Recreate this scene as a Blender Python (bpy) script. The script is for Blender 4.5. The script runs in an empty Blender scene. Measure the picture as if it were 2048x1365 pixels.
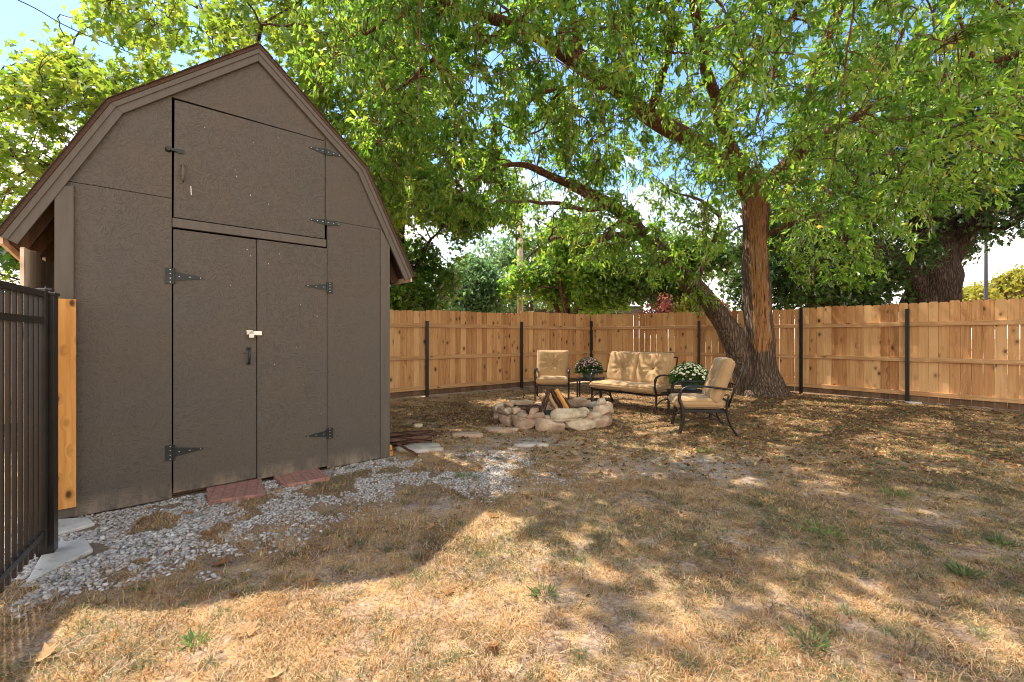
import bpy, bmesh, math, random
import numpy as np
from mathutils import Vector, Matrix, noise, kdtree
from math import radians, pi, sin, cos

S = bpy.context.scene
COL = S.collection
RNG = np.random.default_rng(7)
random.seed(7)

# ------------------------------------------------------------ camera, sky, sun
CAMZ = 1.25
cam_d = bpy.data.cameras.new('camera')
cam = bpy.data.objects.new('camera', cam_d); COL.objects.link(cam); S.camera = cam
cam.location = (0, 0, CAMZ); cam.rotation_euler = (radians(90), 0, 0)
cam_d.sensor_width = 36; cam_d.lens = 900/2048*36; cam_d.shift_y = -7.5/2048
cam_d.clip_start = 0.05; cam_d.clip_end = 1500

SUNV = Vector((-.436, .386, 1.0)).normalized()
SUN_EL = math.asin(SUNV.z); SUN_AZ = math.atan2(SUNV.x, SUNV.y)
W = bpy.data.worlds.new('World'); S.world = W; W.use_nodes = True
wn = W.node_tree.nodes; wl = W.node_tree.links; wn.clear()
wo = wn.new('ShaderNodeOutputWorld'); bg = wn.new('ShaderNodeBackground'); bg.inputs['Strength'].default_value = 0.15
sky = wn.new('ShaderNodeTexSky'); sky.sky_type = 'NISHITA'; sky.sun_disc = False
sky.sun_elevation = SUN_EL; sky.sun_rotation = SUN_AZ % (2*pi); sky.air_density = 1.0; sky.dust_density = .4; sky.ozone_density = 3.0
tc = wn.new('ShaderNodeTexCoord'); mp = wn.new('ShaderNodeMapping'); mp.inputs['Scale'].default_value = (1, 1, 2.0)
cn = wn.new('ShaderNodeTexNoise'); cn.inputs['Scale'].default_value = 2.2; cn.inputs['Detail'].default_value = 9; cn.inputs['Roughness'].default_value = .58
sp = wn.new('ShaderNodeSeparateXYZ'); wl.new(tc.outputs['Generated'], sp.inputs[0])
wl.new(tc.outputs['Generated'], mp.inputs[0]); wl.new(mp.outputs[0], cn.inputs['Vector'])
ma = wn.new('ShaderNodeMath'); ma.operation = 'MULTIPLY_ADD'; ma.inputs[1].default_value = -.9; wl.new(sp.outputs['Z'], ma.inputs[0]); wl.new(cn.outputs[0], ma.inputs[2])
cr = wn.new('ShaderNodeValToRGB'); cr.color_ramp.elements[0].position = .17; cr.color_ramp.elements[1].position = .36
mb_ = wn.new('ShaderNodeMath'); mb_.operation = 'MULTIPLY_ADD'; mb_.inputs[1].default_value = -.3; wl.new(sp.outputs['Y'], mb_.inputs[0]); wl.new(ma.outputs[0], mb_.inputs[2])  # unseen cloud cover thickened behind the camera, added as fill for the shed front
mc_ = wn.new('ShaderNodeMath'); mc_.inputs[1].default_value = .24; wl.new(mb_.outputs[0], mc_.inputs[0]); wl.new(mc_.outputs[0], cr.inputs[0])
mx = wn.new('ShaderNodeMixRGB'); mx.inputs[2].default_value = (5.6, 5.25, 4.85, 1)
wl.new(cr.outputs[0], mx.inputs[0]); hs = wn.new('ShaderNodeHueSaturation'); hs.inputs['Saturation'].default_value = 1.12; hs.inputs['Value'].default_value = .74; wl.new(sky.outputs[0], hs.inputs['Color']); wl.new(hs.outputs[0], mx.inputs[1]); wl.new(mx.outputs[0], bg.inputs[0]); wl.new(bg.outputs[0], wo.inputs[0])

sl = bpy.data.lights.new('sun', 'SUN'); sl.energy = 3.4; sl.angle = radians(.53); sl.color = (1, .9, .76)
so = bpy.data.objects.new('sun', sl); COL.objects.link(so); so.rotation_euler = (-SUNV).to_track_quat('-Z', 'Y').to_euler()
V = S.view_settings; V.view_transform = 'Standard'; V.look = 'None'; V.gamma = 1; V.exposure = 1.68
S.cycles.max_bounces = 7; S.cycles.diffuse_bounces = 4; S.cycles.transmission_bounces = 3; S.cycles.transparent_max_bounces = 4
S.cycles.sample_clamp_indirect = 8; S.cycles.filter_width = 1.05

# ------------------------------------------------------------ materials
def newmat(name):
    m = bpy.data.materials.new(name); m.use_nodes = True
    nt = m.node_tree; nt.nodes.clear()
    return m, nt.nodes, nt.links
class G:
    """small node-graph helper"""
    def __init__(s, name):
        s.m, s.n, s.l = newmat(name); s.out = s.n.new('ShaderNodeOutputMaterial'); s.tc = None
    def N(s, t, **kw):
        n = s.n.new('ShaderNode'+t)
        for k, v in kw.items():
            if k.startswith('_'): setattr(n, k[1:], v)
            else:
                key = int(k[1:]) if k[0] == 'i' and k[1:].isdigit() else k.replace('__', ' ')
                s.put(n.inputs[key], v)
        return n
    def put(s, sock, v):
        if hasattr(v, 'is_output'): s.l.new(v, sock)
        elif hasattr(v, 'outputs'): s.l.new(v.outputs[0], sock)
        else: sock.default_value = v
    def obj(s):
        if not s.tc: s.tc = s.n.new('ShaderNodeTexCoord')
        return s.tc.outputs['Object']
    def map(s, scale=(1, 1, 1), rot=(0, 0, 0), loc=(0, 0, 0), vec=None):
        return s.N('Mapping', Vector=vec or s.obj(), Scale=scale, Rotation=rot, Location=loc).outputs[0]
    def noise(s, scale, detail=4, rough=.55, vec=None, dist=0):
        return s.N('TexNoise', Vector=vec or s.obj(), Scale=scale, Detail=detail, Roughness=rough, Distortion=dist).outputs[0]
    def ramp(s, fac, stops, interp='LINEAR'):
        r = s.n.new('ShaderNodeValToRGB'); r.color_ramp.interpolation = interp
        e = r.color_ramp.elements
        while len(e) < len(stops): e.new(.5)
        for i, (p, c) in enumerate(stops):
            e[i].position = p; e[i].color = (c, c, c, 1) if isinstance(c, (int, float)) else (*c, 1)
        s.put(r.inputs[0], fac); return r.outputs[0]
    def mix(s, f, a, b, mode='MIX'):
        n = s.n.new('ShaderNodeMixRGB'); n.blend_type = mode
        for i, v in enumerate((f, a, b)):
            if isinstance(v, tuple): v = (*v, 1) if len(v) == 3 else v
            s.put(n.inputs[i], v)
        return n.outputs[0]
    def math(s, op, a, b=0., c=0.):
        n = s.n.new('ShaderNodeMath'); n.operation = op
        s.put(n.inputs[0], a); s.put(n.inputs[1], b); s.put(n.inputs[2], c); return n.outputs[0]
    def attr(s, name):
        n = s.n.new('ShaderNodeAttribute'); n.attribute_name = name; return n.outputs['Fac']
    def bump(s, h, strength=.5, dist=.01, prev=None):
        n = s.n.new('ShaderNodeBump'); n.inputs['Strength'].default_value = strength; n.inputs['Distance'].default_value = dist
        s.put(n.inputs['Height'], h)
        if prev is not None: s.l.new(prev, n.inputs['Normal'])
        return n.outputs[0]
    def bsdf(s, color, rough=.8, metal=0., normal=None, spec=.3, sheen=0.):
        b = s.n.new('ShaderNodeBsdfPrincipled')
        s.put(b.inputs['Base Color'], (*color, 1) if isinstance(color, tuple) and len(color) == 3 else color)
        s.put(b.inputs['Roughness'], rough); s.put(b.inputs['Metallic'], metal); b.inputs['Specular IOR Level'].default_value = spec
        if sheen: b.inputs['Sheen Weight'].default_value = sheen
        if normal is not None: s.l.new(normal, b.inputs['Normal'])
        s.l.new(b.outputs[0], s.out.inputs[0]); return s.m

M = {}
def leafmat(name, cols, trans, gloss=.08, tw=.45):
    g = G(name); t = g.attr('tint')
    c = g.ramp(t, [(i/(len(cols)-1), q) for i, q in enumerate(cols)])
    tcol = g.ramp(t, [(i/(len(trans)-1), q) for i, q in enumerate(trans)])
    d = g.N('BsdfDiffuse', Color=c); tr = g.N('BsdfTranslucent', Color=tcol)
    m1 = g.N('MixShader', i0=tw, i1=d, i2=tr)
    gl = g.N('BsdfGlossy', Color=(1, 1, 1, 1), Roughness=.38)
    lw = g.N('LayerWeight', Blend=.35)
    f = g.math('MULTIPLY', lw.outputs['Fresnel'], gloss*1.6)
    m2 = g.N('MixShader', i0=f, i1=m1, i2=gl)
    g.l.new(m2.outputs[0], g.out.inputs[0]); M[name] = g.m
leafmat('leaf_hackberry', [(.04, .09, .014), (.07, .145, .02), (.11, .2, .03), (.16, .25, .04), (.36, .28, .04)], [(.13, .3, .022), (.25, .5, .04), (.38, .64, .055), (.52, .72, .08), (.8, .55, .07)], tw=.5)
leafmat('leaf_sweetgum', [(.06, .12, .018), (.11, .18, .026), (.15, .21, .034), (.2, .24, .045)], [(.2, .34, .03), (.32, .47, .04), (.46, .57, .05), (.62, .58, .07)], tw=.52)
leafmat('leaf_maple', [(.035, .085, .02), (.06, .125, .026), (.1, .17, .034)], [(.11, .23, .025), (.2, .37, .035), (.36, .5, .05)], tw=.52)
leafmat('leaf_oak', [(.025, .055, .015), (.042, .085, .022), (.065, .115, .03)], [(.06, .14, .02), (.11, .22, .028), (.2, .34, .04)], tw=.32)
leafmat('leaf_blue', [(.07, .13, .05), (.1, .18, .07), (.14, .23, .09)], [(.2, .36, .13), (.28, .46, .16), (.36, .55, .18)], tw=.48)
leafmat('leaf_yellow', [(.2, .22, .03), (.3, .28, .04), (.4, .34, .06)], [(.4, .45, .05), (.6, .55, .07), (.8, .6, .1)], tw=.4)
leafmat('leaf_red', [(.22, .06, .05), (.32, .1, .08), (.18, .14, .06)], [(.45, .12, .08), (.6, .2, .14), (.3, .3, .1)], tw=.4)
leafmat('mum_leaf', [(.025, .07, .015), (.04, .1, .02), (.07, .15, .03)], [(.06, .15, .02), (.1, .22, .03), (.15, .3, .04)], tw=.3)
leafmat('grass_mix', [(.6, .44, .26), (.62, .43, .22), (.5, .27, .11), (.27, .13, .055), (.62, .49, .33), (.08, .045, .022), (.17, .16, .09), (.1, .135, .07), (.2, .28, .1)],
        [(.5, .38, .18), (.55, .4, .18), (.45, .25, .09), (.3, .17, .06), (.5, .4, .2), (.2, .15, .06), (.2, .24, .07), (.16, .24, .06), (.28, .4, .08)], gloss=0., tw=.35)
leafmat('litter_leaf', [(.07, .035, .02), (.16, .075, .035), (.3, .15, .065), (.45, .3, .16), (.46, .36, .14)], [(.2, .09, .03), (.35, .14, .04), (.5, .24, .07), (.5, .3, .12), (.5, .42, .08)], gloss=0., tw=.25)

def bark(name, c1, c2, c3, scale=1., dead=False):
    g = G(name)
    v = g.map((9*scale, 9*scale, 1.6*scale))
    n1 = g.noise(3, 8, .65, v, .6)
    n2 = g.noise(22*scale, 5, .6)
    vo = g.N('TexVoronoi', Vector=g.mix(.12, v, g.N('TexNoise', Vector=v, Scale=2.).outputs[1]), Scale=2.4, _feature='DISTANCE_TO_EDGE').outputs[0]
    rid = g.ramp(vo, [(0, 0.), (.22, 1.)])
    c = g.ramp(n1, [(.3, c1), (.52, c2), (.72, c3)])
    c = g.mix(g.math('MULTIPLY', g.math('SUBTRACT', 1., rid), .6), c, tuple(x*.35 for x in c1))
    h = g.math('ADD', g.math('MULTIPLY', rid, .7), g.math('ADD', n1, g.math('MULTIPLY', n2, .4)))
    if dead:
        v2 = g.map((16, 16, 1.1)); n3 = g.noise(2.2, 9, .62, v2, .5)
        wood = g.ramp(n3, [(.34, (.05, .025, .016)), (.43, (.26, .11, .045)), (.5, (.5, .24, .09)), (.58, (.34, .2, .12)), (.66, (.6, .44, .28)), (.76, (.3, .24, .2))])
        f = g.ramp(g.math('ADD', g.attr('dead'), g.math('MULTIPLY', g.math('SUBTRACT', g.noise(4, 5, .6, g.map((2, 2, .8))), .5), .9)), [(.45, 0.), (.55, 1.)])
        c = g.mix(f, c, wood)
        h = g.mix(f, h, g.math('MULTIPLY', n3, 1.6))
    if dead:   # thin reddish bark on the upper limbs
        up_ = g.N('SeparateXYZ', Vector=g.obj()).outputs['Z']
        c = g.mix(g.ramp(g.math('MULTIPLY', up_, .1), [(.26, 0.), (.42, .6)]), c, g.ramp(n1, [(.3, (.12, .045, .025)), (.52, (.26, .11, .06)), (.72, (.4, .2, .12))]))
    M[name] = g.bsdf(c, .92, normal=g.bump(h, 1., .05), spec=.15)
bark('bark_grey', (.09, .06, .042), (.2, .14, .1), (.32, .24, .18), dead=True)
bark('bark_brown', (.09, .045, .03), (.17, .09, .06), (.26, .16, .11))
bark('bark_dark', (.035, .022, .016), (.08, .055, .04), (.15, .11, .08))

def osb(name, base):
    g = G(name)
    v = g.map((1, 1, 1))
    wob = g.mix(.03, v, g.N('TexNoise', Vector=v, Scale=6.).outputs[1])
    heights = []
    for k, sc in enumerate((21., 31.)):
        vo = g.N('TexVoronoi', Vector=g.N('Mapping', Vector=wob, Scale=(sc, sc, sc), Location=(k*3.1, k*1.7, 0)).outputs[0], Scale=1., _voronoi_dimensions='3D')
        ang = g.math('MULTIPLY', g.N('SeparateColor', Color=vo.outputs['Color']).outputs[0], 6.28)
        vr = g.N('VectorRotate', _rotation_type='Y_AXIS', Vector=v, Angle=ang)
        st = g.N('Mapping', Vector=vr.outputs[0], Scale=(20, 40, 110)).outputs[0]
        n = g.N('TexNoise', Vector=st, Scale=1.0, Detail=2., Roughness=.5).outputs[0]
        heights.append(g.ramp(n, [(.36, 0.), (.46, .75), (.66, 1.)]))
    hh = g.mix(.5, heights[0], heights[1], 'MULTIPLY')
    big = g.noise(2.2, 4, .5); fine = g.noise(260, 2, .5)
    c = g.mix(g.math('MULTIPLY', g.math('SUBTRACT', 1., hh), .4), base, tuple(x*.3 for x in base))
    c = g.mix(g.ramp(big, [(.35, 0.), (.7, .35)]), c, (base[0]*1.15, base[1]*.98, base[2]*.8))
    c = g.mix(g.ramp(g.noise(3.1, 3, .5, g.map(loc=(4, 4, 4))), [(.5, 0.), (.75, .25)]), c, (base[0]*.85, base[1]*.95, base[2]*1.15))
    fl = g.ramp(g.noise(75, 3, .6, g.map((1, 1, .6), loc=(2, 5, 1))), [(.58, 0.), (.76, .28)]); c = g.mix(fl, c, (base[0]*1.9, base[1]*1.8, base[2]*1.7))
    zc = g.N('SeparateXYZ', Vector=v).outputs['Z']
    sp_ = g.math('MULTIPLY', g.ramp(zc, [(.03, .75), (.16, 0.)]), g.ramp(g.noise(9, 5, .7, g.map((1, 1, .4))), [(.4, 0.), (.62, 1.)])); c = g.mix(sp_, c, (.26, .2, .14))
    chip = g.ramp(g.noise(48, 1, .4, g.map((1, 1, .8), loc=(7, 0, 0))), [(.815, 0.), (.825, 1.)])
    c = g.mix(chip, c, (.5, .45, .36))
    nz = g.bump(g.math('ADD', hh, g.math('MULTIPLY', fine, .12)), .75, .004)
    M[name] = g.bsdf(c, .62, normal=nz, spec=.3)
osb('osb_paint', (.094, .08, .064))
g = G('trim_paint'); n = g.noise(4, 5, .6, g.map((7, 7, .8)))
M['trim_paint'] = g.bsdf(g.ramp(n, [(.3, (.082, .068, .053)), (.7, (.104, .087, .068))]), .55, normal=g.bump(g.noise(90, 3), .25, .002))
g = G('shingle'); v = g.map((1, 1, 1)); br = g.N('TexBrick', Vector=g.map(vec=g.N('TexCoord').outputs['UV'], scale=(4, 8, 1)), Color1=(.1, .055, .035, 1), Color2=(.07, .042, .032, 1), Mortar=(.03, .02, .015, 1), Scale=1., Mortar__Size=.03)
M['shingle'] = g.bsdf(g.mix(.6, br.outputs[0], g.ramp(g.noise(120, 3), [(.3, (.035, .02, .015)), (.7, (.11, .065, .042))])), .95, normal=g.bump(g.noise(160, 3), .6, .004))

def cedar(name, cols, knot=(.1, .04, .015), gx=30., gz=1.3, rough=.75, ks=(6.5, 1, 4.)):
    """grain along local z, boards differ by the face attribute tint"""
    g = G(name); t = g.attr('tint')
    off = g.N('CombineXYZ', X=g.math('MULTIPLY', t, 37.), Y=g.math('MULTIPLY', t, 13.), Z=g.math('MULTIPLY', t, 71.)).outputs[0]
    vv = g.N('VectorMath', _operation='ADD', i0=g.obj(), i1=off).outputs[0]
    vo = g.N('TexVoronoi', Vector=g.N('Mapping', Vector=vv, Scale=ks).outputs[0], Scale=1., Randomness=1.)
    kd = vo.outputs['Distance']
    kn = g.ramp(kd, [(.07, 1.), (.13, .85), (.2, .25), (.36, 0.)])
    keep = g.ramp(g.N('SeparateColor', Color=vo.outputs['Color']).outputs[1], [(.3, 0.), (.32, 1.)])
    kn = g.math('MULTIPLY', kn, keep)
    bend = g.N('Mapping', Vector=vv, Scale=(gx, gx, gz)).outputs[0]
    bend = g.N('VectorMath', _operation='ADD', i0=bend, i1=g.N('CombineXYZ', X=g.math('MULTIPLY', g.ramp(kd, [(0, 1.), (.4, 0.)]), 2.2)).outputs[0]).outputs[0]
    gr = g.noise(1., 7, .62, bend, .4)
    big = g.noise(.9, 3, .5, vv)
    c = g.ramp(g.math('ADD', g.math('MULTIPLY', gr, .9), g.math('MULTIPLY', g.math('SUBTRACT', t, .3), .42)), [(.25, cols[0]), (.5, cols[1]), (.75, cols[2])])
    c = g.mix(g.ramp(big, [(.4, 0.), (.65, .35)]), c, cols[3])
    c = g.mix(kn, c, knot)
    M[name] = g.bsdf(c, rough, normal=g.bump(gr, .35, .003), spec=.2)
cedar('cedar', [(.32, .14, .055), (.55, .29, .125), (.7, .43, .205), (.47, .2, .07)])
cedar('cedar_pale', [(.6, .42, .28), (.74, .56, .4), (.82, .66, .5), (.7, .46, .3)])
cedar('cedar_bright', [(.42, .17, .04), (.64, .31, .085), (.78, .44, .15), (.55, .22, .05)], gx=28, ks=(11, 1, 6.5))
cedar('dark_wood', [(.09, .05, .03), (.15, .09, .05), (.2, .12, .07), (.13, .07, .04)])
cedar('log_wood', [(.14, .07, .035), (.28, .15, .07), (.45, .3, .16), (.2, .1, .05)], gx=25, gz=2)
def plain(name, col, rough=.5, metal=0., bs=60, bst=.15, var=.25, spec=.4, bd=.002, sheen=0.):
    g = G(name); n = g.noise(7, 5)
    c = g.ramp(n, [(.3, tuple(x*(1-var) for x in col)), (.7, tuple(min(1, x*(1+var)) for x in col))])
    M[name] = g.bsdf(c, rough, metal, g.bump(g.noise(bs, 4), bst, bd), spec, sheen)
plain('black_metal', (.012, .012, .013), .35, .0, 30, .08, .3, .5)
plain('post_metal', (.01, .01, .011), .4, .0, 40, .12, .3, .5)
plain('gate_metal', (.017, .013, .011), .33, .3, 40, .1, .3, .6)
plain('hinge_metal', (.014, .017, .016), .45, .3, 90, .2, .4, .5)
plain('screw_metal', (.4, .4, .38), .35, .8)
plain('bronze_metal', (.028, .022, .02), .42, .5, 120, .2, .3, .5)
plain('steel', (.62, .58, .5), .4, .6)
plain('brass_pad', (.6, .56, .5), .4, .5)
plain('button', (.16, .1, .05), .8)
plain('dark_gap', (.004, .0035, .003), .95, spec=0.)
plain('pot_green', (.14, .18, .16), .5, 0, 60, .1)
plain('pot_blue', (.12, .17, .2), .5, 0, 60, .1)
plain('soil', (.05, .035, .025), .95)
plain('mum_pink', (.5, .27, .3), .7, var=.35)
plain('mum_white', (.74, .74, .5), .7, var=.2)
plain('mum_eye', (.55, .4, .1), .8)
plain('concrete', (.46, .45, .41), .9, 0, 35, .6, .18, .2, .008)
plain('brick_wall', (.34, .2, .15), .85, 0, 40, .4)
plain('house_brown', (.12, .08, .06), .8)
plain('house_white', (.7, .7, .7), .7)
plain('glass', (.03, .04, .05), .1, 0, 3, .02)
plain('pole_wood', (.5, .38, .25), .9, 0, 30, .5)
plain('pole_dark', (.04, .04, .05), .6)
plain('char', (.03, .025, .022), .95)
g = G('cushion'); n = g.noise(3, 3); wv = g.noise(420, 1, .5)
M['cushion'] = g.bsdf(g.mix(.25, g.ramp(n, [(.3, (.34, .2, .085)), (.7, (.41, .25, .115))]), g.ramp(wv, [(.3, (.26, .17, .09)), (.7, (.5, .36, .2))])), .85, normal=g.bump(wv, .2, .001), sheen=.2)
g = G('paver_red'); n = g.noise(30, 5, .6); br = g.N('TexBrick', Vector=g.map((3.3, 3.3, 1), rot=(0, 0, radians(90))), Color1=(.27, .125, .09, 1), Color2=(.33, .155, .11, 1), Mortar=(.15, .07, .055, 1), Scale=1., Mortar__Size=.02)
M['paver_red'] = g.bsdf(g.mix(.45, br.outputs[0], g.ramp(n, [(.3, (.17, .085, .065)), (.7, (.42, .24, .18))])), .85, normal=g.bump(g.math('ADD', g.math('MULTIPLY', br.outputs[1], -.6), n), .5, .006))
def stone(name, cols):
    g = G(name); oi = g.N('ObjectInfo').outputs['Random']
    off = g.N('CombineXYZ', X=g.math('MULTIPLY', oi, 31.), Y=g.math('MULTIPLY', oi, 17.)).outputs[0]
    v = g.N('VectorMath', _operation='ADD', i0=g.obj(), i1=off).outputs[0]
    n = g.noise(7, 8, .65, v); p = g.N('TexVoronoi', Vector=v, Scale=45.).outputs[0]
    pits = g.ramp(g.math('ADD', p, g.noise(12, 3, .5, v)), [(.42, 0.), (.6, 1.)])
    c = g.ramp(n, [(.28, cols[0]), (.5, cols[1]), (.72, cols[2])])
    c = g.mix(g.math('MULTIPLY', g.math('SUBTRACT', 1., pits), .45), c, tuple(x*.4 for x in cols[0]))
    M[name] = g.bsdf(c, .92, normal=g.bump(g.math('ADD', n, g.math('MULTIPLY', pits, .4)), .8, .02), spec=.15)
stone('stone_tan', [(.26, .18, .12), (.42, .3, .2), (.55, .43, .31)])
stone('stone_pale', [(.26, .2, .13), (.46, .37, .25), (.66, .56, .42)])
stone('stone_pink', [(.24, .15, .095), (.38, .26, .175), (.54, .41, .3)])
stone('stone_grey', [(.27, .24, .2), (.42, .37, .31), (.55, .49, .42)])
g = G('pebble'); t = g.attr('tint')
M['pebble'] = g.bsdf(g.mix(.3, g.ramp(t, [(0, (.13, .12, .11)), (.3, (.32, .31, .3)), (.6, (.45, .43, .41)), (.8, (.38, .3, .23)), (1., (.64, .62, .58))]), g.ramp(g.noise(60, 4), [(.3, (.2, .18, .16)), (.7, (.58, .54, .48))])), .8, normal=g.bump(g.noise(200, 3), .3, .002))

# ------------------------------------------------------------ object helpers
def tag(o, label=None, cat=None, group=None, kind=None):
    if label: o['label'] = label
    if cat: o['category'] = cat
    if group: o['group'] = group
    if kind: o['kind'] = kind
    return o
def empty(name, loc=(0, 0, 0), rz=0., **k):
    o = bpy.data.objects.new(name, None); COL.objects.link(o); o.location = loc; o.rotation_euler = (0, 0, rz); o.empty_display_size = .1
    return tag(o, **k)
def link(name, me, mat, parent=None, smooth=False, **k):
    o = bpy.data.objects.new(name, me); COL.objects.link(o)
    if mat: me.materials.append(M[mat] if isinstance(mat, str) else mat)
    if smooth: me.shade_smooth()
    if parent: o.parent = parent
    return tag(o, **k)
def npmesh(name, V_, F_, tint=None, vattrs=None):
    """V (n,3); F (m,k) or list of (m,k) arrays; tint per face"""
    V_ = np.asarray(V_, dtype=np.float32); Fs = F_ if isinstance(F_, list) else [F_]
    me = bpy.data.meshes.new(name)
    me.vertices.add(len(V_)); me.vertices.foreach_set('co', V_.ravel())
    nl = sum(f.size for f in Fs); nf = sum(len(f) for f in Fs)
    me.loops.add(nl); me.polygons.add(nf)
    me.loops.foreach_set('vertex_index', np.concatenate([f.ravel() for f in Fs]).astype(np.int32))
    tot = np.concatenate([np.full(len(f), f.shape[1]) for f in Fs]).astype(np.int32)
    me.polygons.foreach_set('loop_start', (np.cumsum(tot)-tot).astype(np.int32))
    me.update(calc_edges=True)
    if tint is not None:
        a = me.attributes.new('tint', 'FLOAT', 'FACE'); a.data.foreach_set('value', np.asarray(tint, dtype=np.float32))
    for k, v in (vattrs or {}).items():
        a = me.attributes.new(k, 'FLOAT', 'POINT'); a.data.foreach_set('value', np.asarray(v, dtype=np.float32))
    return me
class MB:
    def __init__(s): s.v = []; s.f = []; s.t = []; s.n = 0
    def add(s, V_, F_, tint=0.):
        s.v.append(np.asarray(V_, float)); s.f += [tuple(int(i)+s.n for i in f) for f in F_]; s.t += [tint]*len(F_); s.n += len(V_); return s
    def box(s, c, d, rot=None, tint=0., tilt=None):
        x, y, z = (q/2 for q in d)
        P = np.array([(i*x, j*y, k*z) for i in (-1, 1) for j in (-1, 1) for k in (-1, 1)])
        if rot is not None: P = P @ np.array(rot.to_3x3()).T
        return s.add(P+np.array(c), [(0, 1, 3, 2), (4, 6, 7, 5), (0, 4, 5, 1), (2, 3, 7, 6), (0, 2, 6, 4), (1, 5, 7, 3)], tint)
    def prism(s, poly, y0, y1, tint=0.):
        """polygon in local xz (counter-clockwise seen from -y), from y0 (front) to y1"""
        n = len(poly)
        P = [(x, y0, z) for x, z in poly]+[(x, y1, z) for x, z in poly]
        F = [tuple(range(n)), tuple(range(2*n-1, n-1, -1))]+[(i, i+n, (i+1) % n+n, (i+1) % n) for i in range(n)]
        return s.add(P, F, tint)
    def tube(s, pts, r, sides=8, tint=0., sx=1., closed=False, cap=True):
        V_, F_ = tube_arr(pts, r, sides, sx, closed, cap); return s.add(V_, F_, tint)
    def lathe(s, prof, n=24, tint=0.):
        V_ = [(r*cos(2*pi*i/n), r*sin(2*pi*i/n), z) for r, z in prof for i in range(n)]
        F_ = [(j*n+i, j*n+(i+1) % n, (j+1)*n+(i+1) % n, (j+1)*n+i) for j in range(len(prof)-1) for i in range(n)]
        F_.append(tuple(range(n-1, -1, -1))); F_.append(tuple((len(prof)-1)*n+i for i in range(n)))
        return s.add(V_, F_, tint)
    def mesh(s, name):
        me = bpy.data.meshes.new(name); me.from_pydata(np.concatenate(s.v).tolist(), [], s.f)
        a = me.attributes.new('tint', 'FLOAT', 'FACE'); a.data.foreach_set('value', np.array(s.t, dtype=np.float32)); me.update(); return me
    def build(s, name, mat, parent=None, smooth=False, bevel=0., **k):
        me = s.mesh(name)
        o = link(name, me, mat, parent, smooth, **k)
        if bevel:
            b = o.modifiers.new('bevel', 'BEVEL'); b.width = bevel; b.segments = 2; b.limit_method = 'ANGLE'; b.angle_limit = radians(40)
        return o
def norm(a): return a/(np.linalg.norm(a, axis=-1, keepdims=True)+1e-9)
def tube_arr(pts, r, sides=8, sx=1., closed=False, cap=True, wob=0.):
    P = np.asarray(pts, float); n = len(P); r = np.broadcast_to(np.asarray(r, float), (n,))
    T = np.gradient(P, axis=0) if not closed else np.roll(P, -1, 0)-np.roll(P, 1, 0)
    T = norm(T); up = np.array([0, 0, 1.]) if abs(T[0][2]) < .9 else np.array([1., 0, 0])
    A = np.zeros_like(P); a = norm(np.cross(T[0], up))
    for i in range(n):
        a = norm(a-T[i]*np.dot(a, T[i])); A[i] = a
    B = np.cross(T, A)
    th = np.linspace(0, 2*pi, sides, endpoint=False)
    V_ = P[:, None]+r[:, None, None]*(A[:, None]*np.cos(th)[None, :, None]*sx+B[:, None]*np.sin(th)[None, :, None])
    V_ = V_.reshape(-1, 3)
    F_ = []
    for j in range(n if closed else n-1):
        a0 = j*sides; b0 = ((j+1) % n)*sides
        F_ += [(a0+i, a0+(i+1) % sides, b0+(i+1) % sides, b0+i) for i in range(sides)]
    if cap and not closed:
        F_.append(tuple(range(sides-1, -1, -1))); F_.append(tuple((n-1)*sides+i for i in range(sides)))
    return V_, F_
def smooth_path(pts, k=6):
    P = np.asarray(pts, float); P = np.vstack([2*P[0]-P[1], P, 2*P[-1]-P[-2]]); out = []
    for i in range(1, len(P)-2):
        for t in np.linspace(0, 1, k, endpoint=False):
            a, b, c, d = P[i-1:i+3]
            out.append(.5*((2*b)+(-a+c)*t+(2*a-5*b+4*c-d)*t*t+(-a+3*b-3*c+d)*t**3))
    out.append(P[-2]); return np.array(out)
def at(px, py, Z):
    """point measured in the photograph at a distance Z ahead -> metres"""
    return np.array([(px-1024)/900*Z, Z, CAMZ+(675-py)/900*Z])
def gr(px, py): return at(px, py, 1125/(py-675))[:2]
def tree_copy(o, loc, rz, parent=None, **k):
    c = o.copy(); COL.objects.link(c)
    if parent: c.parent = parent
    else: c.location = loc; c.rotation_euler = (0, 0, rz)
    for ch in [q for q in bpy.data.objects if q.parent == o]: tree_copy(ch, None, None, c)
    return tag(c, **k)

# ------------------------------------------------------------ shed frame
SA = radians(42.15); SO = np.array([-3.083, 3.05]); SU = np.array([cos(SA), sin(SA)]); SN = np.array([-sin(SA), cos(SA)])
SW, SD = 2.43, 3.1
def shed_local(x, y):
    dx = x-SO[0]; dy = y-SO[1]; return dx*SU[0]+dy*SU[1], dx*SN[0]+dy*SN[1]
def sh(x, y, z=0.): p = SO+SU*x+SN*y; return (p[0], p[1], z)

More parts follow.
